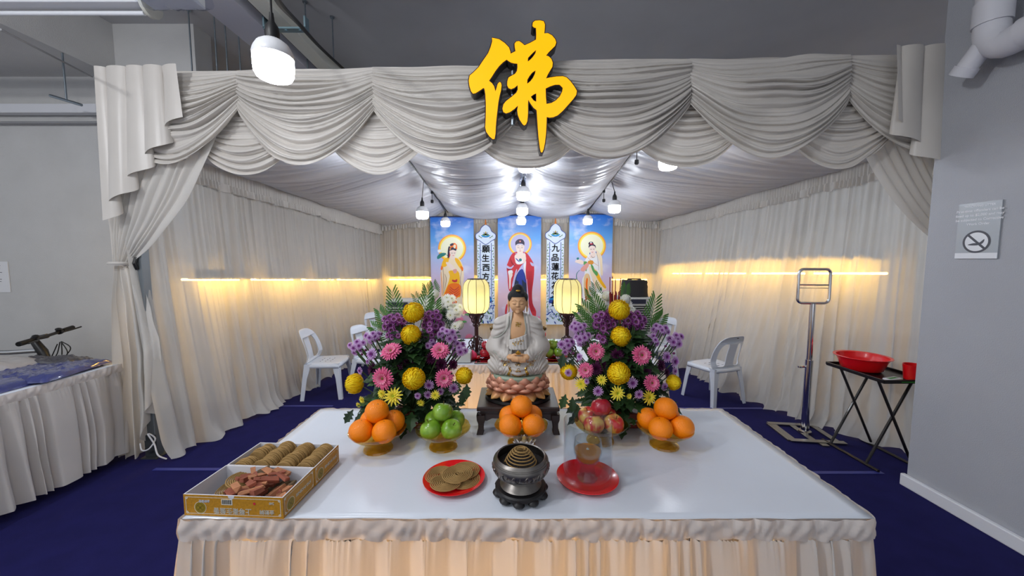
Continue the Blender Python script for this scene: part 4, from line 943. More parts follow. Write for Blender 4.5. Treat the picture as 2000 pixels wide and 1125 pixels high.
def printing(t, w, o, ex, ey, full):
    o, ex, ey = Vector(o), Vector(ex), Vector(ey); nz_ = ex.cross(ey); b = MB()
    outline(b, w-.012, HZ-.012, o+nz_*.0004, ex, ey, .0012, 0)
    for sx in (-1, 1):
        for sy in (-1, 1): b.poly([[(.0035*math.cos(k*PI/6), .0035*math.sin(k*PI/6)) for k in range(12)], [(.002*math.cos(k*PI/6), .002*math.sin(k*PI/6)) for k in range(12)]], o+ex*sx*(w/2-.009)+ey*sy*(HZ/2-.009)+nz_*.0005, ex, ey, nz_, 0, 0)
    ecx = -w/2+.046 if full else -w/2+.030
    for r0, r1, m_ in ((.0165, .0155, 0), (.0150, 0, 1), (.011, .0095, 2), ):
        lp = [(r0*math.cos(k*PI/16), r0*math.sin(k*PI/16)) for k in range(32)]; hl = [[(r1*math.cos(k*PI/16), r1*math.sin(k*PI/16)) for k in range(32)]] if r1 else []
        b.poly([lp]+hl, o+ex*ecx+ey*(-.006)+nz_*(.0005+.0001*m_), ex, ey, nz_, 0, m_)
    b.poly([[(-.003, -.003), (.003, -.003), (.003, .003), (-.003, .003)]], o+ex*ecx+ey*(-.006)+nz_*.0009, ex, ey, nz_, 0, 2)
    for k in range(4):
        a = k*PI/2+PI/4; b.poly([[(-.0022, -.0012), (.0022, -.0012), (.0022, .0012), (-.0022, .0012)]], o+ex*(ecx+.0066*math.cos(a))+ey*(-.006+.0066*math.sin(a))+nz_*.0009, ex, ey, nz_, 0, 2)
    if full:
        b.box(o+ex*(-w/2+.120)+ey*.0115+nz_*.0003, (.030, .0008, .015), m=0)
        x = -w/2+.107; k = 0
        while x < -w/2+.133: b.box(o+ex*x+ey*.0120+nz_*.0008, (.0005+.0006*((k*7) % 3)/2, .0004, .012), m=3); x += .0017; k += 1
        b.poly([smooth_loop([(-.004, 0), (0, -.004), (.004, 0), (0, .004)], 3)], o+ex*(w/2-.077)+ey*.010+nz_*.0006, ex, ey, nz_, 0, 4)
    b.build('print', [M_ink, mat('emblem gold', (150, 126, 24), .5), M_em, M_black, mat('print red', (200, 50, 60), .5)], t, smooth=False)
    fx = frame(o+nz_*.0006, -ex, -ey)
    def tx(s, size, x, y, m=M_ink, bold=.0): text('lettering', s, size, m, t, frame(o+nz_*.0006+ex*x+ey*y, -ex, -ey), 0, depth=.0002, heavy=.0003)
    if full:
        tx('上等衛生盤香', .0175, -.002, -.0115); tx('金鼓牌', .0135, w/2-.044, -.0115); tx('240', .009, w/2-.030, .0125, bold=.0002); tx('金鼓香莊', .0075, -w/2+.058, .0125, M_ci)
    else: tx('JOSS INCENSE', .011, .018, .0, bold=.0002)
T1 = tray(bo, 'gold incense carton tray full of wood chips at the front left corner of the altar'); T2 = tray(bo+(Rm @ Vector((.001, WY+.001, 0))), 'gold incense carton tray full of standing incense coils, behind the wood-chip tray')
printing(T1, WX, (WX/2, 0, HZ/2), (1, 0, 0), (0, 0, 1), True)
for T in (T1, T2): printing(T, WY, (WX, WY/2, HZ/2), (0, 1, 0), (0, 0, 1), False)
b = MB(); b.poly([[(-.009, 0), (-.007, -.007), (0, -.0105), (.007, -.007), (.009, 0)]], (WX*.487, -.0004, HZ), (1, 0, 0), (0, 0, 1), (0, -1, 0), 0); b.build('thumb_notch', M_ci, T1, smooth=False)
# standing coils
cb = MB(); n_ = 150
for i in range(1):
    pts = []
    for k in range(n_+1): kk = k/n_; a = 2*PI*7*kk; rr_ = .007+.0225*kk; pts.append((rr_*math.cos(a), 0, rr_*math.sin(a)))
    cb.tube(pts, .0019, 5)
sc0 = cb.build('incense_coil', M_inc); first = True; rq = random.Random(3)
rown = ['leftmost', 'second', 'third', 'rightmost']
for r_ in range(4):
    n = 25
    for k in range(n):
        if r_ == 0 and 9 <= k <= 12: continue
        if first: o = sc0; first = False
        else: o = sc0.copy(); COL.objects.link(o)
        lx = .036+.0665*r_+rq.uniform(-.003, .003); ly = .010+.0049*k+rq.uniform(-.0005, .0005); lz = .034+.003*math.sin(k*.5+r_*2)+(.004 if r_ else 0)
        if r_ == 0: lz -= .002
        o.location = bo+(Rm @ Vector((.001+lx, WY+.001+ly, lz))); o.rotation_euler = (rq.uniform(-.22, -.06), rq.uniform(0, 6.28)*0+rq.uniform(-.1, .1), RZ+rq.uniform(-.05, .05))
        tag(o, 'thin round incense coil standing in the %s row of the rear carton tray' % rown[r_], 'incense', 'incense coils in the %s row of the carton' % rown[r_])
# lying coils and wood chips
for i, (x, y, z, lb) in enumerate(((.068, .088, .020, 'flat incense coil under another at the left of the wood-chip tray'), (.082, .108, .035, 'flat incense coil lying highest against the divider in the wood-chip tray'), (.068, .060, .012, 'flat incense coil in the front left corner of the wood-chip tray'))):
    o = c0.copy(); COL.objects.link(o); o.location = bo+(Rm @ Vector((x, y, z))); o.rotation_euler = (.12, .1*i, i); tag(o, lb, 'incense', 'loose coils in the wood-chip tray')
cw = [mat('sandalwood red', (142, 78, 58), .8, noise=.22, nscale=60), mat('sandalwood tan', (176, 118, 82), .8, noise=.2, nscale=60), mat('sandalwood dark', (92, 74, 52), .8, noise=.25, nscale=60)]
rc = random.Random(21); n2_ = 0
spots = []
for layer, cnt in ((0, 15), (1, 18), (2, 20)):
    for k in range(cnt):
        x = rc.uniform(.09 if layer else .06, .245) if layer < 2 else rc.uniform(.09, .235); y = rc.uniform(.02, .118); z = .010+.0155*layer+rc.uniform(0, .004)+(.012 if (layer == 2 and x > .11) else 0)
        L = rc.uniform(.032, .060); spots.append((x, y, z, L))
for x, y, z, L in spots:
    w, h = rc.uniform(.012, .021), rc.uniform(.007, .012); b = MB(); jj = lambda: rc.uniform(-.0022, .0022)
    vs = [(sx*L/2+jj()*2, sy*w/2*(1+.15*sx)+jj(), sz_*h/2+jj()) for sx in (-1, 1) for sy in (-1, 1) for sz_ in (-1, 1)]
    b.add(vs, [(0, 1, 3, 2), (4, 6, 7, 5), (0, 4, 5, 1), (2, 3, 7, 6), (0, 2, 6, 4), (1, 5, 7, 3)])
    ang = rc.uniform(-1, 1.4); mm = L/2+.004
    x = min(max(x, mm*abs(math.cos(ang))+.006), WX-mm*abs(math.cos(ang))-.008); y = min(max(y, mm*abs(math.sin(ang))+.01), WY-mm*abs(math.sin(ang))-.010)
    o = b.build('wood_chip', cw[rc.choice((0, 0, 0, 1, 1, 2))], None, smooth=False, bevel=.0008, loc=bo+(Rm @ Vector((x, y, z+.003))), rot=(rc.uniform(-.4, .4), rc.uniform(-.35, .35), ang)); n2_ += 1
    tag(o, 'small split sandalwood chip lying loose in the front carton tray', 'wood chip', 'wood chips in the front carton tray')
# ================================================================== flowers
def petal(b, o, d, up, ln, wd, curl, c0, c1, nj=4, cup=.15, wprof=.5, tipc=None):
    d = Vector(d).normalized(); up = Vector(up); up = (up-d*up.dot(d)).normalized(); sd = d.cross(up); A = np.zeros((3, nj, 3)); cols = []
    for i in range(3):
        u = i-1
        for j in range(nj):
            v = j/(nj-1); w = wd*(math.sin(PI*(.12+.80*v))**wprof)*(1 if v < .99 else .7); a = curl*v
            p = Vector(o)+d*(ln*v*math.cos(a*.6))+up*(ln*v*math.sin(a*.6))+sd*(u*w*.5)+up*(cup*w*abs(u)); A[i, j] = p
            cols.append(tuple(c0[q]*(1-v)+c1[q]*v for q in range(3)))
    b.grid(A, cols=cols)
def fib(n, zmin=-.6):
    for k in range(n):
        z = 1-(1-zmin)*(k+.5)/n; r = math.sqrt(max(0, 1-z*z)); a = k*2.39996; yield Vector((r*math.cos(a), r*math.sin(a), z))
M_pt = mat('petal', (255, 255, 255), .55, attr=True, trans=.15, spec=.3)
def pompon(c0, c1, n=330, seed=1):       # unit sphere of incurved petals, facing +z
    b = MB(); r = random.Random(seed); b.col = tuple(c0); b.ell((0, 0, 0), (.78, .78, .7), 18, 10)
    for p in fib(n, -.75):
        s = Vector((p.x, p.y, p.z*.9)); q = (Vector((0, 0, 1))-p*p.z); q = q.normalized() if q.length > .05 else Vector((1, 0, 0))
        dd = (p*.55+q*.85+Vector((r.uniform(-.2, .2), r.uniform(-.2, .2), r.uniform(-.1, .1)))).normalized(); petal(b, s*.70, dd, p, .40+.06*r.random(), .115, -.9*-1 if False else -.75, c0, c1, 4, .25)
    return b
def daisy(rings, center, cc, rad=.22):   # rings: (n, length, width, lift, c0, c1, z)
    b = MB(); r = random.Random(5)
    for (n, ln, wd, lift, c0, c1, z) in rings:
        for k in range(n):
            a = 2*PI*(k+.5*(z > 0))/n+r.uniform(-.05, .05); l = lift+r.uniform(-.08, .08); d = Vector((math.cos(a)*math.cos(l), math.sin(a)*math.cos(l), math.sin(l)))
            petal(b, Vector((math.cos(a)*rad*.5, math.sin(a)*rad*.5, z)), d, (0, 0, 1), ln*r.uniform(.92, 1.05), wd, -.25, c0, c1, 4, .18, .45)
    b.col = tuple(center); b.ell((0, 0, .03), (rad, rad, rad*.6), 12, 6); b.col = tuple(cc); b.lathe([(rad*.55, .03+rad*.5), (rad*.3, .03+rad*.66), (0, .03+rad*.62)], 10); return b
Y0, Y1 = lin((255, 208, 0)), lin((255, 230, 40)); G0, G1 = lin((205, 28, 98)), lin((240, 122, 166)); V0, V1 = lin((120, 42, 130)), lin((214, 176, 222)); D0, D1 = lin((66, 12, 60)), lin((130, 48, 126)); K0, K1 = lin((48, 8, 40)), lin((84, 22, 70))
W0, W1 = lin((226, 228, 205)), lin((250, 250, 248)); L0, L1 = lin((236, 206, 30)), lin((250, 238, 90))
ME = {}
def fmesh(nm, b, sc_):
    o = b.build(nm, M_pt, None, angle=180); ME[nm] = (o.data, sc_); bpy.data.objects.remove(o)
fmesh('yellow_chrysanthemum', pompon(Y0, Y1), 1); fmesh('white_chrysanthemum', pompon(W0, W1, 200, 3), 1)
GR = [(24, .80, .20, .12, G0, G1, 0), (22, .62, .19, .38, G0, G1, .05), (18, .40, .15, .7, lin((222, 66, 126)), lin((244, 164, 188)), .1)]
fmesh('pink_gerbera', daisy(GR, lin((205, 190, 120)), lin((120, 84, 50)), .2), 1)
fmesh('lavender_daisy', daisy([(16, .82, .24, .15, V0, V1, 0), (13, .58, .22, .45, V0, V1, .05), (9, .34, .18, .9, V0, lin((170, 100, 180)), .08)], lin((92, 26, 100)), lin((110, 40, 100)), .2), 1)
fmesh('purple_daisy', daisy([(15, .80, .28, .25, D0, D1, 0), (13, .58, .26, .6, D0, lin((190, 130, 186)), .05), (8, .34, .2, 1.0, D0, D1, .08)], lin((150, 150, 50)), lin((110, 120, 30)), .18), 1)
fmesh('dark_chrysanthemum', daisy([(16, .82, .24, .1, K0, K1, 0), (14, .62, .24, .5, K0, K1, .05), (9, .4, .2, 1.0, K0, K1, .08)], K0, K0, .18), 1)
fmesh('yellow_daisy', daisy([(14, .84, .2, .15, L0, L1, 0), (12, .58, .18, .5, L0, L1, .06), (7, .34, .16, 1.0, lin((200, 200, 40)), L1, .08)], lin((190, 190, 50)), lin((160, 170, 30)), .18), 1)
fmesh('white_daisy', daisy([(18, .84, .2, .15, W0, W1, 0), (15, .6, .2, .45, W0, W1, .06), (9, .36, .18, .9, W0, W1, .08)], lin((210, 214, 140)), lin((170, 170, 80)), .18), 1)

M_leaf = mat('leaf', (46, 72, 36), .45, attr=True, spec=.5, trans=.15); M_palm = mat('palm leaf', (58, 104, 34), .45, noise=.2, nscale=20, trans=.2); M_st = mat('flower stem', (52, 76, 36), .6)
M_budm = mat('bud purple', (104, 36, 88), .6)
o_ = MB().ell((0, 0, 0), (.8, .8, 1.2), 10, 8).build('flower_bud', M_budm); ME['flower_bud'] = (o_.data, 1); bpy.data.objects.remove(o_)
def put(name, parent, loc, R, facing, m=None):
    me, _ = ME[name]; o = bpy.data.objects.new(name, me); COL.objects.link(o); o.parent = parent; f = Vector(facing).normalized(); q = f.to_track_quat('Z', 'Y')
    o.rotation_mode = 'QUATERNION'; o.rotation_quaternion = q @ Matrix.Rotation(random.random()*6.28, 3, 'Z').to_quaternion(); o.location = loc; o.scale = (R, R, R); return o
def leaf(b, o, d, up, L, r, lobes=True):
    d = Vector(d).normalized(); up = Vector(up); up = (up-d*up.dot(d)); up = up.normalized() if up.length > .01 else d.orthogonal().normalized(); sd = d.cross(up)
    half = [(0, .03), (.18, .10), (.28, .28), (.36, .16), (.50, .36), (.60, .20), (.74, .26), (.82, .12), (1, 0)] if lobes else [(0, .03), (.2, .2), (.45, .3), (.7, .22), (.9, .09), (1, 0)]
    c = r.uniform(.7, 1.25); col = tuple(x*c for x in lin(r.choice(((40, 66, 34), (50, 80, 40), (34, 56, 34)))))
    mid = [Vector(o)+d*(L*x)-up*(L*.22*x*x) for x, _ in half]; cols = []
    for sg in (-1, 1):
        vs = []; 
        for (x, w), mp in zip(half, mid): vs += [mp, mp+sd*(sg*w*L)+up*(w*L*.18)]
        b.add(vs, [(2*i, 2*i+1, 2*i+3, 2*i+2) for i in range(len(half)-1)], None, [col]*len(vs))
def frond(parent, base, tip, L=.05, n=10, seed=0):
    n = min(n, 9)
    b = MB(); base, tip = Vector(base), Vector(tip); ax = (tip-base); r = random.Random(seed); nrm = Vector((0, -1, .1)); sd = ax.normalized().cross(nrm).normalized()
    pts = [base+ax*(k/10)+sd*(.08*ax.length*math.sin(PI*k/10)*.3) for k in range(11)]; b.tube(pts, [.0022*(1-.7*k/10) for k in range(11)], 5)
    for k in range(n):
        f = .18+.80*k/(n-1); p = base+ax*f+sd*(.08*ax.length*math.sin(PI*f)*.3)
        for sg in (-1, 1):
            d = (ax.normalized()*.85+sd*sg*(1.0-.55*f)).normalized(); l = L*(1.05-.5*abs(f-.4)); w = .0036
            s2 = d.cross(nrm).normalized(); q = [p, p+d*l*.5+s2*w, p+d*l, p+d*l*.5-s2*w]; q2 = [q[0], q[1], q[2]+s2*.0025, q[2]-s2*.0025, q[3]]; b.add(q2, [(0, 1, 2, 3, 4)])
    return b.build('palm_frond', M_palm, parent, smooth=False)
def arrangement(nm_label, cx, potpx, Yc, spec, seed, pot=True, ctr=None, hgt=.34, rx=.2, leaves=330):
    random.seed(seed); r = random.Random(seed); q = PZ(*potpx, TZ+.001) if ctr is None else ctr; base = Vector((q.x, Yc, TZ+.001))
    t = thing('flower_arrangement', nm_label, 'flower arrangement', base)
    core = Vector((0, .02, .10))
    b = MB()
    for k in range(leaves):
        a = r.uniform(0, 2*PI); h = r.uniform(.02, 1)**.9; rad = (1-h*.80)*rx*r.uniform(.35, 1.0); o = Vector((rad*math.cos(a), rad*.55*math.sin(a), .05+h*(hgt-.07)))
        d = Vector((math.cos(a), math.sin(a)*.8-.3, r.uniform(-.5, .6))); leaf(b, o, d, (0, -.4, 1), r.uniform(.045, .075), r)
    for k in range(16):
        a = r.uniform(PI, 2*PI); o = Vector((rx*.8*math.cos(a), rx*.4*math.sin(a), r.uniform(.05, .09))); leaf(b, o, (math.cos(a), math.sin(a), -.45), (0, -.2, 1), r.uniform(.06, .09), r)
    f = b.build('foliage', M_leaf, t, smooth=False); f['kind'] = 'stuff'
    st = MB()
    for (kind, px, py, R, dy, fx) in spec:
        p = P(px, py, Yc+dy); s = (p-Vector((0, 0, CAMZ))).length*.98; rad = R/F*p.y; loc = p-base; out = loc-core; out = Vector((out.x*.8, -abs(.12)+out.y*.3, out.z*.25)) if fx is None else Vector(fx)
        o = put(kind, t, loc, rad, out); st.tube([loc-out.normalized()*rad*.2, loc*.7+core*.3-Vector((0, 0, .02)), core*.9+Vector((0, 0, -.04))], .0022, 5)
        if kind == 'flower_bud': o.data = o.data; o.material_slots and None
    st.build('stems', M_st, t)
    if pot:
        pt = MB(); pt.box((0, 0, .033), (.125, .085, .062), taper=1.10); po = pt.build('pot', mat('pot red brown', (112, 38, 32), .4, noise=.1, nscale=30), t, smooth=False, bevel=.003)
        pm = MB(); M_pw = mat('pot white print', (222, 214, 206), .6)
        for sg in (1,):
            for kk in range(2):
                xo = -.034+.068*kk
                for i in range(5): pm.poly([smooth_loop([(-.006, 0), (0, -.0025), (.006, 0), (0, .0025)], 3)], (xo-.014+.007*i, -.0445-.0006, .034+.004*math.sin(i*2.2)), (math.cos(i), 0, math.sin(i)), (-math.sin(i), 0, math.cos(i)), (0, -1, 0), 0)
                pm.poly([[(-.024, -.014), (.024, -.014), (.024, .014), (-.024, .014)], [(-.0225, -.0125), (.0225, -.0125), (.0225, .0125), (-.0225, .0125)]], (xo, -.0455, .034), (1, 0, 0), (0, 0, 1), (0, -1, 0), 0)
        pm.build('pot_print', M_pw, po, smooth=False)
    return t, base
YC, GB, LV, PD, DK, YD, BU = 'yellow_chrysanthemum', 'pink_gerbera', 'lavender_daisy', 'purple_daisy', 'dark_chrysanthemum', 'yellow_daisy', 'flower_bud'
fwd = lambda x=0, z=.25: (x, -1, z)
def cluster(kind, cx, cy, rx, ry, n, R, dy, seed, jit=.03):
    r = random.Random(seed); out = []
    for k in range(n):
        a = k*2.4; q = math.sqrt((k+.5)/n); x, y = cx+rx*q*math.cos(a), cy+ry*q*math.sin(a); out.append((kind, x, y, R*r.uniform(.85, 1.15), dy+r.uniform(-jit, jit)+.03*q, ((x-cx)/rx*.6, -1, -(y-cy)/ry*.6+.35)))
    return out
LA = [(YC, 807.8, 611, 24, .0, fwd(0, .8)), (YC, 803, 654, 23, -.05, fwd(-.1, .6)), (YC, 808.7, 739, 26, -.15, fwd(0, .05)), (YC, 694, 749, 23, -.04, fwd(-.9, .1)), (YC, 906, 733.5, 20, -.06, fwd(.5, .1)),
      (GB, 763.7, 686, 24, -.10, fwd(-.1, 1.1)), (GB, 859.5, 685, 22, -.10, fwd(.1, 1.0)), (GB, 748, 739, 26, -.13, fwd(-.15, .1)), (GB, 867.5, 739, 22, -.13, fwd(.15, .15)),
      (YD, 768, 774, 21, -.14, fwd(0, .6)), (YD, 746, 769, 12, -.13, fwd(-.5, .2)), (YD, 850, 772, 11, -.15, fwd(.2, .3)), (YD, 707, 781, 9, -.08, fwd(-.6, -.1)), (YD, 700, 791, 7, -.08, fwd(-.5, -.2)), (YD, 822, 787, 9, -.14, fwd(0, -.2))]
LA += cluster(PD, 769, 632, 21, 19, 14, 10, .0, 1)+cluster(PD, 845, 628, 20, 22, 13, 10, .0, 2)+cluster(PD, 838, 655, 16, 14, 5, 9, -.03, 3)+cluster(PD, 773, 656, 16, 8, 5, 8, -.03, 4)
LA += cluster(DK, 808, 698, 24, 14, 5, 17, -.06, 5)+[(DK, 728, 722, 17, -.03, None), (DK, 862, 713, 17, -.04, None), (DK, 885, 712, 13, -.02, None), (DK, 775, 720, 15, -.05, None), (DK, 842, 700, 14, -.05, None)]
LA += cluster(LV, 728, 657, 16, 9, 7, 9, .0, 6)+cluster(LV, 697, 676, 17, 13, 7, 9, .02, 7)+[(LV, 726, 692, 14, -.05, fwd(-.3, .3)), (LV, 718, 706, 7, -.04, None), (LV, 703, 724, 9, -.05, fwd(-.6, 0)), (LV, 838, 752, 12, -.13, fwd(0, 0)), (LV, 836, 771, 10, -.13, fwd(0, -.1)), (LV, 816, 773, 8, -.15, fwd(0, .1)), (LV, 886, 758, 12, -.08, fwd(.4, .1)), (LV, 860, 765, 9, -.08, fwd(.3, 0))]
LA += cluster(LV, 872, 655, 18, 14, 9, 9, -.02, 8)+cluster(LV, 893, 680, 17, 16, 9, 9, .0, 9)+cluster(LV, 842, 672, 13, 8, 4, 8, -.04, 12)
tL, bL = arrangement('left flower arrangement with pink gerberas, beside the bowls of oranges and green apples', -.415, (806, 826), 1.47, LA, 31, leaves=520, hgt=.40)
for i, (px, py) in enumerate([(714, 684), (740, 663), (745, 652), (717, 694), (707, 692), (733, 700), (904, 670), (878, 690)]):
    p = P(px, py, 1.47)-bL; put(BU, tL, p, .0065, (0, -1, .4))
for i, (a, c, L) in enumerate([((774, 640), (766, 572), .055), ((760, 650), (742, 610), .05), ((820, 640), (834, 572), .055), ((836, 640), (849, 592), .05), ((765, 665), (730, 640), .05)]):
    frond(tL, P(a[0], a[1], 1.53)-bL, P(c[0], c[1], 1.57)-bL, L, 12, i)
RA_ = [(YC, 1209, 606, 24, .0, fwd(0, .9)), (YC, 1212, 657, 23, -.05, fwd(.1, .4)), (YC, 1208, 729, 26, -.15, fwd(0, .05)), (YC, 1111, 725, 20, -.05, fwd(-.5, .1)), (YC, 1314, 747, 18, -.04, fwd(.6, .1)),
       (GB, 1164, 686.5, 20, -.10, fwd(-.1, .2)), (GB, 1253, 693.6, 23, -.12, fwd(.1, .3)), (GB, 1144, 723, 18, -.10, fwd(-.3, .2)), (GB, 1273, 748, 20, -.12, fwd(.15, .3)),
       (YD, 1175, 742, 12, -.12, fwd(-.2, .3)), (YD, 1135, 750, 14, -.08, fwd(-.4, .2)), (YD, 1206, 768, 17, -.16, fwd(0, .2)), (YD, 1268, 776, 17, -.12, fwd(.2, .3)), (YD, 1229, 774, 7, -.15, fwd(.2, .1))]
RA_ += cluster(PD, 1182, 628, 21, 20, 14, 10, .0, 21)+cluster(PD, 1238, 629, 20, 21, 14, 10, .0, 22)+cluster(PD, 1183, 660, 14, 10, 5, 9, -.03, 23)+cluster(PD, 1246, 655, 14, 8, 4, 9, -.02, 24)
RA_ += cluster(DK, 1213, 690, 16, 10, 4, 15, -.05, 25)+cluster(DK, 1256, 726, 17, 10, 4, 14, -.06, 26)+cluster(DK, 1172, 716, 14, 9, 3, 14, -.06, 27)+[(DK, 1291, 714, 15, -.03, None), (DK, 1302, 728, 11, -.03, None), (DK, 1230, 708, 14, -.05, None)]
RA_ += cluster(LV, 1130, 640, 16, 9, 8, 9, .0, 28)+cluster(LV, 1138, 660, 15, 11, 7, 9, -.02, 29)+cluster(LV, 1107, 675, 13, 14, 7, 9, .02, 30)+cluster(LV, 1289, 645, 17, 10, 9, 9, .0, 31)+cluster(LV, 1276, 664, 13, 10, 5, 9, -.03, 32)+cluster(LV, 1320, 664, 14, 14, 7, 9, .02, 33)
RA_ += [(LV, 1302, 697, 13, -.02, fwd(.4, .2)), (LV, 1318, 706, 14, -.02, fwd(.5, .1)), (LV, 1235, 748, 13, -.14, fwd(.1, .1)), (LV, 1168, 764, 12, -.12, fwd(-.1, .1)), (LV, 1248, 770, 11, -.14, fwd(.1, 0)), (LV, 1110, 728, 9, -.08, fwd(-.2, .1)), (LV, 1318, 725, 9, -.02, fwd(.5, 0)), (LV, 1298, 755, 10, -.07, fwd(.4, 0)), (LV, 1132, 697, 9, -.06, None), (LV, 1146, 745, 7, -.09, None)]
tR, bR = arrangement('right flower arrangement with pink gerberas, behind the red apples and right oranges', .453, (1213, 824), 1.47, RA_, 57, leaves=520, hgt=.40)
for i, (px, py) in enumerate([(1120, 690), (1316, 690), (1300, 676), (1128, 705)]):
    p = P(px, py, 1.47)-bR; put(BU, tR, p, .0065, (0, -1, .4))
for i, (a, c, L) in enumerate([((1178, 645), (1140, 600), .055), ((1182, 640), (1160, 585), .05), ((1165, 655), (1131, 614), .045), ((1262, 648), (1280, 585), .055), ((1270, 652), (1293, 618), .05)]):
    frond(tR, P(a[0], a[1], 1.53)-bR, P(c[0], c[1], 1.57)-bR, L, 12, i+10)
for tt, bb, pts in ((tL, bL, ((905, 760), (898, 745), (912, 750), (895, 790), (690, 800))), (tR, bR, ((1118, 775), (1105, 770), (1128, 790), (1100, 690), (1120, 700)))):
    r = random.Random(9)
    for px, py in pts:
        b = MB(); leaf(b, P(px, py, 1.42)-bb, (r.uniform(-.6, .6), -.5, -.9), (0, -1, .2), .06, r)
        b.build('drooping_leaf', M_leaf, tt, smooth=False)
# white arrangements on the rear altar
WC, WD = 'white_chrysanthemum', 'white_daisy'
WA = [(WC, 848, 575, 12, 0, fwd(0, .6)), (WC, 854, 603, 12, -.03, fwd(0, .3)), (WC, 897, 635, 11, 0, fwd(.4, .2)), (WC, 830, 608, 11, .02, fwd(-.3, .2)), (WD, 880, 616, 11, -.03, fwd(.2, .3)), (WD, 889, 638, 11, -.03, fwd(.2, .4))]
WA += cluster(WD, 872, 590, 14, 14, 7, 10, 0, 41)+cluster(WD, 888, 606, 13, 12, 6, 9, 0, 42)+cluster(WD, 835, 588, 12, 10, 5, 9, .02, 43)+cluster(WD, 868, 630, 12, 14, 5, 9, 0, 44)
tw, bw = arrangement('white flower arrangement on the rear altar left of the left lantern', 0, None, 2.62, WA, 77, pot=True, ctr=P(858, 690, 2.62), hgt=.34, rx=.16, leaves=120)
for i, (a, c) in enumerate([((838, 600), (832, 562)), ((850, 585), (846, 556)), ((830, 620), (812, 580))]): frond(tw, P(a[0], a[1], 2.66)-bw, P(c[0], c[1], 2.68)-bw, .06, 12, i+30)
WB = [(WC, 1186, 578, 12, 0, fwd(0, .5)), (WC, 1222, 585, 12, 0, fwd(.2, .5)), (WC, 1160, 605, 11, 0, fwd(-.2, .3)), (WC, 1234, 608, 11, 0, fwd(.3, .3))]
WB += cluster(WD, 1176, 590, 16, 12, 8, 10, 0, 51)+cluster(WD, 1150, 600, 14, 12, 6, 9, 0, 52)+cluster(WD, 1140, 622, 12, 12, 6, 8, 0, 53)+cluster(WD, 1226, 602, 12, 12, 5, 9, 0, 54)
tw2, bw2 = arrangement('white flower arrangement on the rear altar behind the right flowers', 0, None, 2.66, WB, 78, pot=True, ctr=P(1186, 690, 2.66), hgt=.34, rx=.16, leaves=120)
for i, (a, c) in enumerate([((1172, 600), (1162, 558)), ((1160, 600), (1150, 570)), ((1215, 590), (1222, 560))]): frond(tw2, P(a[0], a[1], 2.7)-bw2, P(c[0], c[1], 2.72)-bw2, .06, 12, i+40)
# ================================================================== rear altar objects
M_wd = mat('lantern wood', (52, 22, 22), .35, noise=.15, nscale=30, coat=.3); M_rib = mat('lantern rib', (104, 62, 34), .5)
M_shade = mat('lantern silk', (234, 228, 184), .6, noise=.05, nscale=12, trans=.5, emit=.03, emitc=(255, 226, 96))
def lantern(q, label):
    t = thing('table_lantern', label, 'lantern', q); h0, h1 = .300, .535
    b = MB(); pr = []
    for k in range(18):
        a = k/17; zz = h0+(h1-h0)*a; e = abs(2*a-1); pr.append((.062+.034*(1-e**5)*1.0, zz))
    b.lathe(pr, 64, fr=lambda a, v: 1-.022*abs(math.cos(a*5))**4); b.build('shade', M_shade, t)
    b = MB()
    for k in range(10):
        a = 2*PI*(k+.5)/10+.1; b.tube([((r+.0005)*math.cos(a), (r+.0005)*math.sin(a), z) for r, z in pr], .0018, 5)
    b.build('rib', M_rib, t)
    b = MB(); b.lathe([(0, h0-.004), (.062, h0-.004), (.064, h0+.003), (0, h0+.003)], 32); b.lathe([(.045, h1), (.062, h1-.002), (.062, h1+.004), (.045, h1+.004)], 32); b.build('shade_ring', M_wd, t)
    b = MB(); b.tube([(0, 0, .02), (0, 0, h0)], .014, 10); b.lathe([(0, h0-.016), (.055, h0-.016), (.055, h0-.004), (0, h0-.004)], 24); b.lathe([(0, .115), (.022, .115), (.025, .125), (.02, .135), (0, .135)], 16); b.build('post', M_wd, t)
    b = MB(); b.lathe([(0, 0), (.086, 0), (.088, .008), (.075, .016), (.070, .022), (0, .024)], 40); b.build('base', M_wd, t)
    for k in range(6):
        b = MB(); a = PI*k/3+.0; ca, sa = math.cos(a), math.sin(a)
        for pts, r_ in ((((.058, .024), (.064, .045), (.050, .062), (.040, .050), (.050, .040)), .0048), (((.050, .062), (.054, .085), (.040, .100), (.030, .088), (.040, .078)), .0044), (((.040, .100), (.034, .118), (.016, .122)), .004),
                         (((.016, .225), (.030, .235), (.034, .255), (.045, .268), (.050, .284)), .005), (((.034, .250), (.024, .262), (.030, .272)), .0035), (((.014, .20), (.024, .212), (.016, .226)), .004)):
            b.tube([(x*ca, x*sa, z) for x, z in smooth_path(pts, 4)], r_, 6)
        b.build('carved_bracket', M_wd, t)
    l = bpy.data.lights.new('lantern_lamp', 'POINT'); l.energy = .55; l.color = (1, .90, .56); l.shadow_soft_size = .03; lo = bpy.data.objects.new('lantern_lamp', l); COL.objects.link(lo); lo.parent = t; lo.location = (0, 0, h0+.07)
    return t
lantern(PZ(931, 692, TZ+.001), 'yellow silk lantern on a carved dark stand, left of the statue'); lantern(PZ(1107, 692, TZ+.001), 'yellow silk lantern on a carved dark stand, right of the statue')
def candle_jar(px, label):
    q = P(px, 700, 2.44); t = thing('candle_jar', label, 'candle', (q.x, 2.44, TZ+.001))
    b = MB(); b.lathe([(0, .002), (.033, .002), (.034, .008), (.034, .185), (.0, .187)], 28); b.build('wax', mat('candle red', (216, 30, 30), .35, emit=.12, emitc=(255, 30, 20)), t)
    b = MB(); b.lathe([(.0355, 0), (.0355, .215)], 28); b.build('jar', M_gl, t)
    b = MB(); b.lathe([(.036, .205), (.038, .208), (.038, .224), (.034, .226), (.030, .222)], 28); b.build('rim', mat('brass dark', (120, 96, 54), .35, .9), t)
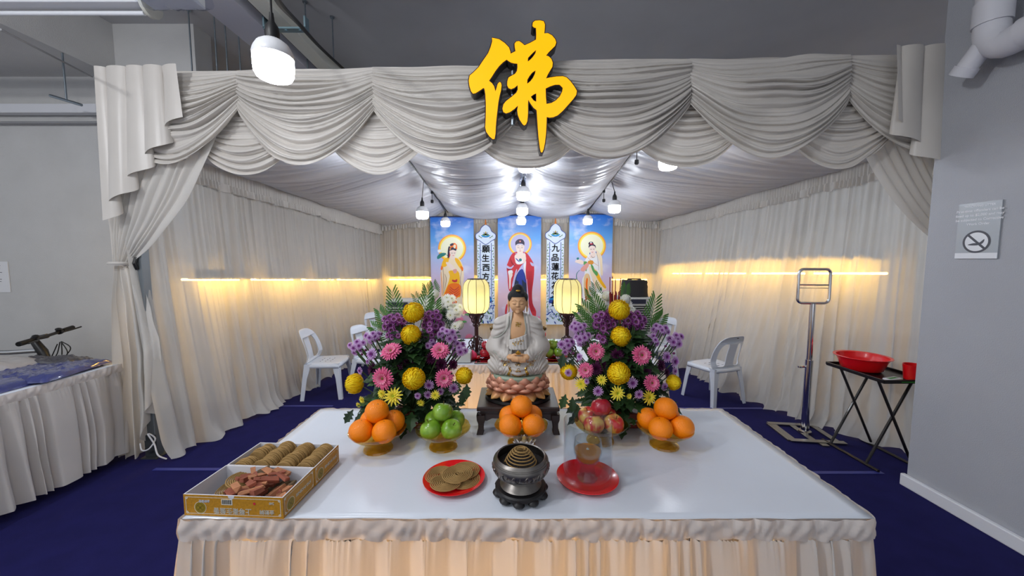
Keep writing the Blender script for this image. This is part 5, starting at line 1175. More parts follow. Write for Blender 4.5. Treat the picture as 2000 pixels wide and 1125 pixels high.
candle_jar(968, 'tall red candle in a glass jar at the left of the statue'); candle_jar(1056, 'tall red candle in a glass jar at the right of the statue')
qa = P(1080, 692, 2.5); qa.z = TZ+.001; plate(qa, 'red plate holding green apples on the rear altar', .10)
for (dx, dy, dz, lb) in ((-.035, -.02, .041, 'green apple at the left on the rear red plate'), (.040, -.01, .041, 'green apple at the right on the rear red plate'), (0, .05, .041, 'green apple at the back on the rear red plate'), (.0, .01, .096, 'green apple topmost on the rear red plate')):
    dup(GA, qa+Vector((dx, dy, dz)), rot=(.1, .2, dx*50), label=lb, scale=1.0)
qb = P(944, 690, 2.5); qb.z = TZ+.001; plate(qb, 'red plate holding dark red apples on the rear altar', .075)
for (dx, dy, dz, lb) in ((.012, -.02, .038, 'dark red apple in front on the rear left red plate'), (.03, .035, .038, 'dark red apple at the back on the rear left red plate'), (.022, .0, .09, 'dark red apple topmost on the rear left red plate')):
    dup(DA, qb+Vector((dx, dy, dz)), rot=(.1, .1, dx*40), label=lb, scale=.92)
M_bun = mat('pink bun', (236, 74, 122), .5); qc = P(916, 693, 2.47); qc.z = TZ+.001; plate(qc, 'small red plate holding pink peach buns', .075)
for dx, dy, lb in ((.022, -.005, 'pink peach-shaped bun at the right of its small plate'), (-.038, 0, 'pink peach-shaped bun at the left of its small plate, behind the flowers')):
    b = MB(); b.lathe([(0, 0), (.026, .001), (.034, .014), (.031, .03), (.02, .044), (.007, .053), (0, .058)], 24, fr=lambda a, v: 1-.06*math.exp(-((a-4.7)/.2)**2)); tag(b.build('peach_bun', M_bun, loc=qc+Vector((dx, dy, .006))), lb, 'bun')
qd = P(905, 708, 2.39); b = MB(); b.box((0, 0, .034), (.10, .085, .066)); tag(b.build('grey_box', mat('box grey', (186, 190, 188), .5), loc=(qd.x, 2.41, TZ+.001), bevel=.003, smooth=False), 'small grey box on the rear altar beside the pink buns', 'box')
t = thing('glass_tray', 'glossy mirror-like tablet lying flat at the front of the rear altar', 'tray', (.03, 2.42, TZ+.001))
boxo('mirror', -.27, .27, -.065, .065, .001, .006, mat('tray mirror', (200, 204, 210), .04, 1.), 0, t); boxo('backing', -.275, .275, -.07, .07, 0, .0012, M_black, 0, t)
boxo_n = PX; qe = P(1098, 700, 2.45)
b = MB(); b.lathe([(.034, .002), (.034, .13), (.0365, .13), (.0365, 0), (0, 0)], 32); tag(b.build('clear_tumbler', M_gl, loc=(qe.x, 2.45, TZ+.001)), 'clear tumbler beside the green apples on the rear altar', 'tumbler')
# incense holder
qf = P(1200, 600, 2.5); t = thing('incense_holder', 'red incense pot behind the right flower arrangement', 'incense pot', (qf.x, 2.5, TZ+.001)); M_ir = mat('incense red', (132, 26, 28), .6)
b = MB(); b.lathe([(0, 0), (.042, 0), (.044, .01), (.046, .30), (.042, .30), (.04, .02), (0, .02)], 28); b.build('pot', M_ir, t)
b = MB(); b.lathe([(0, .28), (.042, .28)], 20); b.build('ash', mat('ash grey', (150, 146, 140), .95), t)
ri = random.Random(6)
for k in range(16):
    tall = k in (0, 5, 9, 15); x = -.034+.068*k/15; a = Vector((x*.8, ri.uniform(-.02, .02), .25)); e = Vector((x*1.05+ri.uniform(-.006, .006), a.y, (.555 if tall else .44)+ri.uniform(-.02, .02)))
    b = MB(); b.tube([a, e], .0028 if tall else .0036, 6); o = b.build('incense_stick', M_ir, None, loc=(qf.x, 2.5, TZ+.001)); tag(o, 'tall thin red incense stick in the red pot' if tall else 'short thick red incense stick in the red pot', 'incense stick', 'tall incense sticks' if tall else 'short incense sticks')
# ================================================================== hanging scrolls
def poster_mat():
    m = bpy.data.materials.new('scroll print'); m.use_nodes = True; nt = m.node_tree; N, L = nt.nodes, nt.links; b = N['Principled BSDF']; b.inputs['Roughness'].default_value = .35
    tc = N.new('ShaderNodeTexCoord'); sp_ = N.new('ShaderNodeSeparateXYZ'); L.new(tc.outputs['Object'], sp_.inputs[0]); mr = N.new('ShaderNodeMapRange'); mr.inputs['From Min'].default_value = -2.03; mr.inputs['From Max'].default_value = 0; L.new(sp_.outputs['Z'], mr.inputs['Value'])
    cr = N.new('ShaderNodeValToRGB'); L.new(mr.outputs[0], cr.inputs[0]); e = cr.color_ramp.elements
    stops = [(0, (170, 150, 170)), (.18, (186, 160, 178)), (.35, (222, 188, 198)), (.52, (206, 192, 222)), (.68, (170, 190, 232)), (.82, (92, 160, 226)), (1, (18, 104, 206))]
    e[0].position, e[0].color = stops[0][0], lin(stops[0][1])+(1,); e[1].position, e[1].color = stops[-1][0], lin(stops[-1][1])+(1,)
    for p_, c_ in stops[1:-1]: q = e.new(p_); q.color = lin(c_)+(1,)
    mp = N.new('ShaderNodeMapping'); mp.inputs['Scale'].default_value = (3.2, 1, 5.5); L.new(tc.outputs['Object'], mp.inputs[0]); nz = N.new('ShaderNodeTexNoise'); nz.inputs['Scale'].default_value = 1.0; nz.inputs['Detail'].default_value = 6; L.new(mp.outputs[0], nz.inputs['Vector'])
    c2 = N.new('ShaderNodeValToRGB'); c2.color_ramp.elements[0].position = .54; c2.color_ramp.elements[0].color = (0, 0, 0, 1); c2.color_ramp.elements[1].position = .75; c2.color_ramp.elements[1].color = (.7, .7, .7, 1); L.new(nz.outputs['Fac'], c2.inputs[0])
    mx = N.new('ShaderNodeMix'); mx.data_type = 'RGBA'; L.new(c2.outputs[0], mx.inputs['Factor']); L.new(cr.outputs[0], mx.inputs[6]); mx.inputs[7].default_value = lin((226, 226, 240))+(1,); L.new(mx.outputs[2], b.inputs['Base Color']); return m
M_post = poster_mat(); pc = {}
def pm_(k, rgb):
    if k not in pc: pc[k] = mat('print '+k, rgb, .4)
    return pc[k]
CL = {'halo': (238, 238, 206), 'ringo': (246, 160, 60), 'ringy': (252, 222, 80), 'skin': (240, 220, 208), 'hair': (40, 28, 60), 'red': (206, 22, 44), 'dred': (140, 14, 40), 'blue': (40, 62, 150), 'navy': (30, 44, 70), 'lav': (190, 186, 220), 'yel': (246, 186, 30), 'ora': (240, 116, 20), 'cream': (240, 222, 190), 'white': (238, 238, 238), 'line': (120, 70, 60), 'teal': (30, 120, 120), 'green': (90, 160, 90), 'pink': (240, 120, 150), 'lblue': (60, 160, 214), 'gold': (222, 150, 60), 'ltan': (232, 200, 150), 'dkl': (70, 40, 60), 'rosy': (225, 160, 150)}
KEYS = list(CL); KM = [pm_(k, CL[k]) for k in KEYS]; KI = {k: i for i, k in enumerate(KEYS)}
def yback(x): return 6.02+(2.44-x)*.0386-.105
SX = 4.7     # used to turn photo pixels on the back wall into scroll metres
def scroll(pxl, pxr, pyt, pyb, name, label, figfn, zpx, zpy, zs):
    xm = P((pxl+pxr)/2, pyt, 6.05).x; Y = yback(xm); a, c, d_ = P(pxl, pyt, Y), P(pxr, pyt, Y), P((pxl+pxr)/2, pyb, Y); w, h = c.x-a.x, a.z-d_.z
    t = thing(name, label, 'scroll', (xm, Y, a.z)); b = MB(); b.box((0, 0, -h/2), (w, .006, h)); b.build('sheet', M_post, t, smooth=False)
    b = MB(); b.tube([(-w/2-.01, 0, .004), (w/2+.01, 0, .004)], .010, 8); b.tube([(-w/2-.01, 0, -h), (w/2+.01, 0, -h)], .012, 8); b.build('roller', mat('roller blue', (44, 60, 110), .5), t)
    o = MB(); lay = [0]
    def pt(x, y):
        q = P(zpx+x/zs, zpy+y/zs, Y); return (q.x-xm, q.z-a.z)
    def poly(k, pts, sm=3, holes=()):
        lay[0] += 1; lp = [pt(*p) for p in pts]; lp = smooth_loop(lp, sm) if sm > 1 else lp; o.poly([lp]+[[pt(*p) for p in hh] for hh in holes], (0, -.0035-.00025*lay[0], 0), (1, 0, 0), (0, 0, 1), (0, 1, 0), 0, KI[k])
    def circ(k, x, y, r, r2=None):
        lp = [(x+r*math.cos(q*PI/24), y+r*math.sin(q*PI/24)) for q in range(48)]; poly(k, lp, 1)
    def line(k, pts, w):
        pp = smooth_path(pts, 4); L_ = []; R_ = []
        for i in range(len(pp)):
            a_, b_ = np.array(pp[max(i-1, 0)]), np.array(pp[min(i+1, len(pp)-1)]); t_ = b_-a_; l = np.hypot(*t_) or 1; n_ = np.array((-t_[1], t_[0]))/l*w*(.4+.6*math.sin(PI*min(max(i/(len(pp)-1), .08), .92))); L_.append(tuple(np.array(pp[i])+n_)); R_.append(tuple(np.array(pp[i])-n_))
        poly(k, L_+R_[::-1], 1)
    figfn(poly, circ, line); o.build('printed_figure', KM, t, smooth=False); return t
# coordinates below are measured on the printed figures: left/right prints at 5.11 px, middle at 5.11 px per photo pixel
def fig_left(p, c, l):
    for k, r in (('ringo', 140), ('ringy', 127), ('halo', 112)): c(k, 322, 385, r)
    p('teal', [(172, 480), (180, 455), (215, 430), (262, 432), (255, 450), (230, 465), (185, 490)]); p('white', [(178, 400), (210, 398), (212, 420), (185, 425)]); l('teal', [(255, 440), (290, 470), (330, 540)], 3)
    p('cream', [(300, 470), (250, 490), (225, 560), (205, 650), (215, 780), (215, 870), (250, 860), (400, 900), (430, 960), (425, 800), (440, 660), (430, 560), (395, 490), (350, 470)])
    p('yel', [(290, 475), (240, 490), (215, 560), (230, 570), (265, 560), (300, 500)]); p('yel', [(345, 480), (390, 495), (430, 580), (410, 590), (385, 560), (355, 510)]); p('ora', [(218, 555), (230, 575), (222, 600), (208, 590)]); p('ora', [(405, 560), (432, 575), (430, 610), (415, 600)])
    p('yel', [(290, 610), (380, 610), (400, 690), (390, 800), (400, 870), (370, 890), (240, 870), (235, 850), (280, 740), (300, 660)])
    p('cream', [(300, 480), (345, 480), (360, 560), (345, 600), (310, 600), (285, 540)]); p('skin', [(265, 520), (300, 530), (345, 575), (340, 600), (300, 580), (265, 540)]); p('rosy', [(330, 600), (365, 590), (370, 620), (345, 635)])
    p('ora', [(290, 745), (345, 730), (400, 745), (410, 800), (400, 870), (345, 890), (245, 870), (265, 800)]); p('yel', [(250, 850), (345, 880), (400, 860), (390, 885), (345, 905), (245, 875)])
    for k in range(4): l('red', [(300-4*k, 765+22*k), (345, 800+22*k), (392+2*k, 765+22*k)], 4)
    p('red', [(325, 695), (350, 700), (372, 690), (372, 715), (350, 722), (325, 712)]); p('ora', [(325, 880), (380, 885), (365, 950), (350, 1010), (330, 960)]); p('cream', [(365, 890), (410, 880), (450, 1000), (440, 1060), (400, 1000)]); p('red', [(330, 890), (345, 890), (350, 960), (335, 960)], 2)
    l('line', [(232, 570), (240, 700), (232, 850)], 2); l('line', [(420, 600), (405, 700), (420, 820), (435, 930)], 2); l('line', [(250, 640), (265, 700), (240, 830)], 2); l('ora', [(212, 620), (222, 740), (225, 850)], 2.5)
    p('hair', [(284, 380), (300, 365), (300, 430), (292, 475), (278, 475)]); p('red', [(300, 385), (306, 440), (300, 470), (294, 470)], 2)
    p('skin', [(300, 400), (360, 400), (358, 445), (335, 475), (310, 460)]); p('skin', [(312, 460), (345, 465), (350, 490), (310, 490)], 2); p('hair', [(298, 405), (300, 375), (330, 365), (365, 378), (362, 408), (335, 398), (315, 402)])
    p('ora', [(305, 380), (312, 345), (345, 330), (370, 350), (372, 392), (350, 380), (330, 372)]); p('hair', [(302, 345), (325, 332), (340, 340), (325, 358), (305, 358)]); p('cream', [(335, 360), (355, 345), (360, 370), (345, 385)]); c('gold', 305, 390, 8)
    l('dkl', [(312, 428), (322, 432), (330, 428)], 2); l('dkl', [(340, 428), (348, 432), (354, 427)], 2); l('red', [(328, 455), (335, 458), (342, 455)], 2.2)
    for (x, y) in ((470, 1030), (400, 1100), (495, 1275)):
        for q in range(9): a = PI+PI*q/8; p('pink', [(x, y), (x+34*math.cos(a-.12), y+34*math.sin(a-.12)), (x+46*math.cos(a), y+46*math.sin(a)), (x+34*math.cos(a+.12), y+34*math.sin(a+.12))], 1)
        p('green', [(x-20, y+6), (x+50, y+2), (x+70, y+18), (x+20, y+24)])
def fig_mid(p, c, l):
    for k, r in (('ringo', 117), ('ringy', 106), ('lav', 95)): c(k, 285, 290, r)
    p('red', [(240, 368), (195, 400), (165, 470), (150, 520), (160, 600), (165, 700), (180, 760), (215, 740), (230, 620), (320, 480), (340, 560), (345, 690), (355, 800), (380, 930), (430, 1030), (445, 960), (410, 880), (405, 760), (420, 640), (425, 510), (390, 430), (335, 370)])
    p('dred', [(150, 505), (190, 530), (200, 545), (160, 545)]); p('lav', [(150, 500), (190, 520), (230, 490), (200, 535), (155, 530)]); p('lav', [(385, 470), (425, 490), (428, 510), (400, 505)])
    p('navy', [(225, 700), (250, 600), (300, 540), (340, 620), (352, 800), (345, 900), (230, 900), (215, 760)]); p('blue', [(245, 640), (275, 560), (310, 540), (330, 600), (345, 680), (300, 640), (270, 660)]); p('blue', [(270, 630), (300, 630), (305, 720), (290, 730), (275, 715)])
    p('lav', [(205, 700), (240, 560), (255, 545), (235, 640), (220, 720)]); p('white', [(318, 500), (345, 460), (340, 560), (345, 640), (330, 560)]); p('red', [(150, 890), (160, 900), (150, 990), (135, 985), (138, 930)])
    p('skin', [(238, 395), (330, 380), (340, 430), (320, 480), (255, 490), (235, 450)]); p('white', [(245, 450), (310, 440), (305, 485), (255, 490)]); c('teal', 288, 448, 15); p('skin', [(310, 405), (335, 395), (345, 440), (330, 480), (312, 460)]); l('blue', [(240, 430), (262, 452), (280, 470)], 5); l('lav', [(240, 380), (285, 408), (330, 375)], 6)
    p('skin', [(170, 575), (200, 560), (210, 600), (195, 640), (190, 720), (178, 735), (175, 640)]); p('white', [(165, 560), (205, 550), (212, 580), (190, 575), (175, 600)]); p('skin', [(248, 300), (322, 300), (322, 350), (300, 385), (268, 385), (248, 350)]); p('skin', [(262, 370), (310, 370), (320, 400), (285, 415), (255, 400)])
    p('hair', [(240, 305), (238, 270), (262, 245), (285, 240), (310, 245), (328, 272), (326, 305), (318, 295), (300, 285), (265, 286), (248, 296)]); c('red', 285, 263, 9); c('white', 285, 263, 4)
    l('dkl', [(256, 322), (268, 327), (278, 323)], 2); l('dkl', [(294, 323), (304, 327), (315, 322)], 2); l('dkl', [(254, 310), (266, 306), (278, 311)], 1.6); l('dkl', [(293, 311), (304, 306), (317, 310)], 1.6); l('red', [(276, 357), (285, 360), (294, 357)], 2.4); l('line', [(285, 325), (283, 342), (288, 345)], 1.2)
    for k in range(4): l('dred', [(360+12*k, 560), (365+12*k, 700), (372+10*k, 850), (400+8*k, 960)], 2)
    for k in range(3): l('dred', [(185+12*k, 430+20*k), (200+10*k, 480+10*k), (230+5*k, 500)], 2)
    l('lav', [(350, 640), (362, 800), (372, 930), (410, 1010)], 5); p('ora', [(340, 880), (360, 870), (370, 930), (350, 930)]); p('white', [(335, 920), (365, 915), (370, 1010), (340, 1010)])
    for x in (430, 460): p('pink', [(x-22, 1030), (x-8, 1008), (x, 1030), (x+10, 1005), (x+22, 1032), (x, 1046)], 2)
def fig_right(p, c, l):
    for k, r in (('ringo', 141), ('ringy', 128), ('halo', 113)): c(k, 592, 358, r)
    p('white', [(545, 470), (520, 520), (520, 640), (495, 700), (500, 850), (520, 940), (600, 960), (680, 960), (700, 860), (690, 760), (680, 640), (690, 560), (690, 470), (660, 420), (635, 400), (570, 430)])
    p('cream', [(640, 400), (690, 460), (698, 560), (700, 650), (680, 640), (670, 520), (630, 430)]); p('cream', [(560, 560), (640, 600), (680, 690), (740, 790), (690, 800), (640, 780), (600, 700)]); p('yel', [(600, 590), (650, 620), (690, 700), (735, 770), (715, 780), (660, 710)]); p('ltan', [(520, 650), (560, 640), (580, 720), (560, 800), (590, 900), (560, 940), (525, 880), (510, 760)])
    p('ora', [(540, 680), (552, 690), (548, 760), (560, 850), (575, 905), (555, 880), (535, 800), (530, 730)]); p('red', [(528, 860), (540, 880), (538, 930), (528, 930)]); p('green', [(580, 540), (605, 560), (620, 600), (650, 620), (645, 660), (620, 640), (595, 600)]); p('green', [(500, 520), (545, 520), (540, 600), (530, 610), (520, 560)])
    p('skin', [(425, 520), (440, 495), (490, 500), (510, 520), (500, 545), (450, 530)]); p('teal', [(440, 480), (460, 475), (462, 492), (445, 498)]); p('rosy', [(480, 590), (520, 545), (560, 520), (560, 560), (520, 610), (490, 610)]); l('teal', [(470, 600), (440, 640), (445, 700), (490, 780), (485, 880)], 4); p('teal', [(670, 780), (685, 770), (692, 800), (680, 808)])
    p('gold', [(555, 510), (600, 505), (605, 540), (560, 540)]); l('gold', [(560, 640), (580, 760), (575, 900)], 2); l('gold', [(600, 690), (630, 800), (620, 930)], 2); l('gold', [(545, 470), (600, 520), (660, 560)], 2); l('line', [(640, 430), (655, 520), (660, 600)], 1.6)
    p('skin', [(565, 365), (622, 365), (622, 410), (600, 440), (578, 425)]); p('skin', [(585, 425), (620, 420), (625, 470), (570, 480)]); l('dkl', [(585, 455), (600, 478), (620, 465)], 2); p('hair', [(560, 380), (562, 352), (590, 342), (625, 352), (630, 385), (618, 362), (590, 356), (570, 366)]); p('hair', [(558, 345), (565, 322), (595, 318), (610, 345), (585, 345)]); p('red', [(572, 330), (600, 335), (598, 345), (575, 345)], 2); p('white', [(575, 322), (590, 322), (588, 334), (577, 334)], 2)
    l('dkl', [(574, 390), (584, 393), (592, 389)], 2); l('dkl', [(602, 388), (610, 392), (618, 387)], 2); l('red', [(588, 420), (596, 423), (604, 419)], 2.4); l('blue', [(572, 425), (570, 445)], 4); l('blue', [(632, 415), (634, 432)], 4)
scroll(840, 925, 424, 662, 'hanging_scroll', 'left hanging scroll of a figure in orange and yellow robes with halo', fig_left, 820, 410, 5.11)
scroll(972, 1057, 421, 664, 'hanging_scroll', 'middle hanging scroll of a figure in a red robe behind the statue', fig_mid, 960, 420, 5.11)
scroll(1110, 1195, 419, 666, 'hanging_scroll', 'right hanging scroll of a figure in pale white and cream robes with halo', fig_right, 1040, 410, 5.11)
# couplet banners
M_bp = mat('banner pale', (214, 226, 240), .6, noise=.02); M_bb = mat('banner blue', (38, 70, 150), .6); M_bg = mat('banner green', (74, 122, 60), .6); M_blt = mat('banner lotus', (26, 138, 200), .6); M_bk = mat('brush ink', (16, 16, 22), .7); M_gr = mat('banner grey', (150, 164, 186), .7); M_ornm = mat('banner gold', (196, 170, 90), .6); M_ot = mat('tie orange', (226, 130, 50), .6)
def banner(pxc, pyt, pyb, chars, label):
    Y = yback(P(pxc, pyt, 6.05).x); tp, bt = P(pxc, pyt, Y), P(pxc, pyb, Y); h = tp.z-bt.z; w = 39/F*Y; t = thing('couplet_banner', label, 'banner', (tp.x, Y, tp.z)); ex, ey, ez = (1, 0, 0), (0, 0, 1), (0, 1, 0)
    hw = w/2; b = MB(); b.poly([[(-hw*.86, -h), (hw*.86, -h), (hw*.86, -.26), (-hw*.86, -.26)]], (0, 0, 0), ex, ey, ez, .004)
    hd_ = smooth_loop([(-hw, -.16), (-hw*.98, -.23), (-hw*.6, -.27), (0, -.33), (hw*.6, -.27), (hw*.98, -.23), (hw, -.16), (hw*.62, -.11), (hw*.45, -.05), (0, 0), (-hw*.45, -.05), (-hw*.62, -.11)], 4)
    b.poly([hd_], (0, -.004, 0), ex, ey, ez, .004); b.build('cloth', M_bp, t, smooth=False, fix=True)
    b = MB(); b.poly([hd_, inset(hd_, .010)], (0, -.0048, 0), ex, ey, ez, 0, 0)
    for x in (-.56, .56): b.poly([[(hw*x-.005, -h*.80), (hw*x+.005, -h*.80), (hw*x+.005, -.30), (hw*x-.005, -.30)]], (0, -.001, 0), ex, ey, ez, 0, 0)
    rb_ = random.Random(len(label))
    for sg in (-1, 1):
        for k in range(22):
            z = -.34-(h*.80-.34)*k/21; x = sg*hw*.73+.008*math.sin(k*2.1); a = rb_.uniform(-1, 1)+.8*(-1)**k; b.poly([smooth_loop([(-.020, 0), (0, -.007), (.020, 0), (0, .007)], 2)], (x, -.0015, z), (math.cos(a), 0, math.sin(a)), (-math.sin(a), 0, math.cos(a)), ez, 0, 1 if k % 3 else 5)
        for k in range(8):
            z = -.42-.155*k; b.poly([smooth_loop([(-.012, 0), (0, -.005), (.012, 0), (0, .005)], 2)], (sg*hw*.46, -.0015, z), ex, ey, ez, 0, 0)
    for k in range(5):
        a = PI*k/4; b.poly([smooth_loop([(0, -.008), (.035, -.013), (.055, 0), (.035, .013), (0, .008)], 2)], (0, -.0055, -.17), (math.cos(a), 0, math.sin(a)), (-math.sin(a), 0, math.cos(a)), ez, 0, (1, 3, 4, 3, 1)[k])
    b.poly([smooth_loop([(-.075, .012), (-.05, -.018), (0, -.028), (.05, -.018), (.075, .012), (0, -.004)], 3)], (0, -.0058, -.185), ex, ey, ez, 0, 2)
    for sg in (-1, 1):
        for k in range(3): b.poly([smooth_loop([(-.018, 0), (0, -.006), (.018, 0), (0, .006)], 2)], (sg*(.07+.018*k), -.0056, -.215+.012*k), (math.cos(.6*sg*k), 0, math.sin(.6*sg*k)), (-math.sin(.6*sg*k), 0, math.cos(.6*sg*k)), ez, 0, (1, 5, 1)[k])
    zl = -h*.80+.10
    for q in range(9):
        a = PI*q/8; b.poly([smooth_loop([(0, -.02), (.07, -.030), (.105, 0), (.07, .030), (0, .02)], 3)], (0, -.0015-.0003*(q % 3), zl-.05), (math.cos(a), 0, math.sin(a)), (-math.sin(a), 0, math.cos(a)), ez, 0, 2 if q % 2 else 0)
    for k in range(46):
        x, z = rb_.uniform(-hw*.8, hw*.8), rb_.uniform(-h+.02, zl-.12); a = rb_.uniform(0, 3); b.poly([smooth_loop([(-.03, 0), (0, -.011), (.03, 0), (0, .011)], 2)], (x, -.0014-.00002*k, z), (math.cos(a), 0, math.sin(a)), (-math.sin(a), 0, math.cos(a)), ez, 0, (3, 1, 0, 3)[k % 4])
    b.build('border_print', [M_bb, M_bg, M_blt, M_gr, M_ornm, mat('banner leaf', (110, 140, 110), .6)], t, smooth=False)
    for i, ch in enumerate(chars): text('brush_character', ch, .128, M_bk, t, frame((.003*(-1)**i, -.0025, -.405-.150*i), ex, ey), 0, depth=.0004, heavy=.0035)
    b = MB(); b.lathe([(0, -.01), (.016, -.01), (.010, .04), (.005, .09), (0, .09)], 10); b.build('hanging_tab', M_ot, t)
banner(948.5, 438, 632, '願生西方淨土中', 'pale couplet banner with black characters left of the middle scroll'); banner(1085, 436, 634, '九品蓮花為父母', 'pale couplet banner with black characters right of the middle scroll')
# ================================================================== plastic chairs
M_ch = mat('chair plastic', (206, 212, 222), .35, coat=.15)
def chair(label, loc, rz, s, proto=[]):
    if proto: r = dup(proto[0], loc, rz, label, scale=s); return r
    t = thing('plastic_chair', label, 'chair', loc, rz); proto.append(t); t.scale = (s,)*3     # seat front towards local -y
    b = MB(); A = np.zeros((17, 17, 3))
    def rr(i, j):
        x, y = (i/16*2-1), (j/16*2-1); k = 1-.10*(abs(x*y))**3; z = .43-.012*(1-x*x)*(1-y*y*.6)-.018*max(0, -y-.6)**1.5*2-.012*abs(x)**6; return (x*.215*k*(1-.06*y), y*.21*k, z)
    for i in range(17):
        for j in range(17): A[i, j] = rr(i, j)
    b.grid(A); rim = [rr(i, 0) for i in range(17)]+[rr(16, j) for j in range(1, 17)]+[rr(i, 16) for i in range(15, -1, -1)]+[rr(0, j) for j in range(15, 0, -1)]
    B = np.array([[p, (p[0]*1.02, p[1]*1.02, p[2]-.02), (p[0]*1.02, p[1]*1.02, p[2]-.040)] for p in rim]); b.grid(B, cu=True); b.build('seat', M_ch, t, solid=.005)
    b = MB()
    for k in range(3):
        for m_ in (-1, 0, 1): b.box((m_*.07, -.06+.06*k, .4225), (.03, .006, .003))
    b.build('seat_slot', mat('slot dark', (96, 100, 108), .6), t, smooth=False)
    # backrest: outline with two openings, swept back as it rises
    ol = smooth_loop([(-.205, 0), (-.215, .10), (-.205, .22), (-.175, .32), (-.11, .375), (0, .385), (.11, .375), (.175, .32), (.205, .22), (.215, .10), (.205, 0), (.12, -.015), (0, -.018), (-.12, -.015)], 5)
    hl = smooth_loop([(-.155, .04), (-.165, .12), (-.155, .22), (-.125, .28), (-.085, .295), (-.062, .28), (-.062, .16), (-.062, .05), (-.10, .025)], 5); hr_ = [(-x, z) for x, z in hl][::-1]
    def bw_(x, z): return (x, .185+.055*(z/.385)+.045*(z/.385)**2-.055*(abs(x)/.2)**2*min(1, z/.12+.3), .425+z)
    b = MB(); th = .010
    flat = ol+hl+hr_; tri = tessellate_polygon([[Vector((p[0], p[1], 0)) for p in lp] for lp in (ol, hl, hr_)]); n = len(flat)
    f3 = [bw_(*p) for p in flat]; b3 = [(x, y+th, z) for x, y, z in f3]; fs = list(tri)+[tuple(n+i for i in reversed(q)) for q in tri]; k0 = 0
    for lp in (ol, hl, hr_):
        for i in range(len(lp)): fs.append((k0+i, k0+(i+1) % len(lp), n+k0+(i+1) % len(lp), n+k0+i))
        k0 += len(lp)
    b.add(f3+b3, fs); b.build('backrest', M_ch, t, smooth=False, bevel=.003, fix=True)
    b = MB(); b.poly([[(-.014, -.004), (.014, -.004), (.014, .004), (-.014, .004)]], (0, .2955, .79), (-1, 0, 0), (0, 0, 1), (0, 1, 0), .001); b.build('brand_mark', M_black, t, smooth=False)
    for sx in (-1, 1):
        for sy in (-1, 1):
            b = MB(); A = []
            for z, w_, o_ in ((.425, .085, 0), (.38, .072, .003), (.25, .052, .018), (.0, .044, .042)):
                cx_, cy_ = sx*(.205+o_-.0), sy*(.195+o_); A.append([(cx_, cy_-sy*w_, z), (cx_, cy_, z), (cx_-sx*w_, cy_, z), (cx_-sx*w_, cy_-sy*.009, z), (cx_-sx*.009, cy_-sy*.009, z), (cx_-sx*.009, cy_-sy*w_, z)])
            b.grid(np.array(A), cv=True); b.add(A[-1], [(0, 1, 4, 5), (1, 2, 3, 4)]); b.build('leg', M_ch, t, smooth=False, bevel=.002, fix=True)
    return t
chair('white plastic chair against the left curtain, nearest to it', (-1.96, 3.86, 0), PI/2+.12, .86)
chair('white plastic chair second from the left curtain, partly behind the left flowers', (-1.50, 4.0, 0), PI/2-.25, .86)
chair('white plastic chair behind the left flowers, near the left air cooler', (-1.74, 4.95, 0), PI/2-.5, .86)
chair('white plastic chair seen from behind beside the right curtain', (2.06, 3.70, 0), PI+.34, .86)
chair('white plastic chair half hidden behind the right flower arrangement', (1.78, 4.55, 0), -PI/2+.3, .86)
# ================================================================== chrome stand
q = P(1580, 838, 2.98); t = thing('sign_stand', 'chrome pole stand with an empty rounded frame before the right curtain', 'stand', (2.40, 2.93, 0), -.12)
b = MB(); b.tube([(0, 0, .03), (0, 0, .62)], .028, 16); b.build('lower_pole', M_chrome, t); b = MB(); b.tube([(0, 0, .60), (0, 0, 1.075)], .021, 16); b.build('upper_pole', M_chrome, t)
b = MB(); w_, h_, r_ = .115, .135, .035; pts = []
for cx_, cz_, a0 in ((w_-r_, h_-r_, 0), (-w_+r_, h_-r_, PI/2), (-w_+r_, -h_+r_, PI), (w_-r_, -h_+r_, 1.5*PI)):
    for k in range(6): a = a0+PI/2*k/5; pts.append((cx_+r_*math.cos(a), 0, 1.215+cz_+r_*math.sin(a)))
b.tube(pts, .011, 10, closed=True); b.build('frame', M_chrome, t)
b = MB(); b.tube([(-w_, 0, 1.225), (w_, 0, 1.225)], .006, 8); b.tube([(-w_, 0, 1.20), (w_, 0, 1.20)], .003, 6); b.build('crossbar', M_chrome, t)
b = MB(); b.tube([(-.02, -.0, .56), (-.06, -.0, .56)], .008, 8); b.lathe([(0, -.006), (.018, -.006), (.018, .006), (0, .006)], 10, (-.065, 0, .56)); b.build('clamp_knob', M_chrome, t)
b = MB()
for x in (-.17, -.02, .15): b.box((x, 0, .012), (.045, .34, .006))
for y in (-.15, .15): b.box((0, y, .0135), (.40, .045, .006))
b.box((-.20, 0, .008), (.03, .30, .012)); b.box((.02, -.19, .006), (.05, .05, .012)); b.lathe([(0, .015), (.045, .015), (.045, .03), (.03, .035), (0, .035)], 16); b.build('base_frame', mat('brushed steel', (176, 172, 164), .3, 1.), t, smooth=False)
# ================================================================== folding table with basin
M_bt = mat('black table', (24, 20, 20), .35, coat=.2); t = thing('folding_table', 'small black folding table with crossed legs beside the right wall', 'table', (2.61, 2.60, 0), .02); TH = .615
b = MB(); b.box((0, 0, TH), (.33, .44, .010))
for sx in (-1, 1): b.box((sx*.165, 0, TH+.012), (.012, .44, .02))
for sy in (-1, 1): b.box((0, sy*.22, TH+.012), (.33, .012, .02))
b.build('tray_top', M_bt, t, smooth=False, bevel=.002)
for y in (-.14, .14):
    for sg in (-1, 1): b = MB(); b.tube([(sg*.13, y+sg*.008, TH-.006), (-sg*.155, y+sg*.008, .012)], .009, 8); b.build('leg', M_bt, t)
for sg in (-1, 1): b = MB(); b.tube([(sg*.155, -.22, .011), (sg*.155, .22, .011)], .010, 8); b.build('foot_bar', M_bt, t)
q = Vector((2.565, 2.66, TH+.008)); M_rb = mat('basin red', (222, 16, 24), .3, coat=.35)
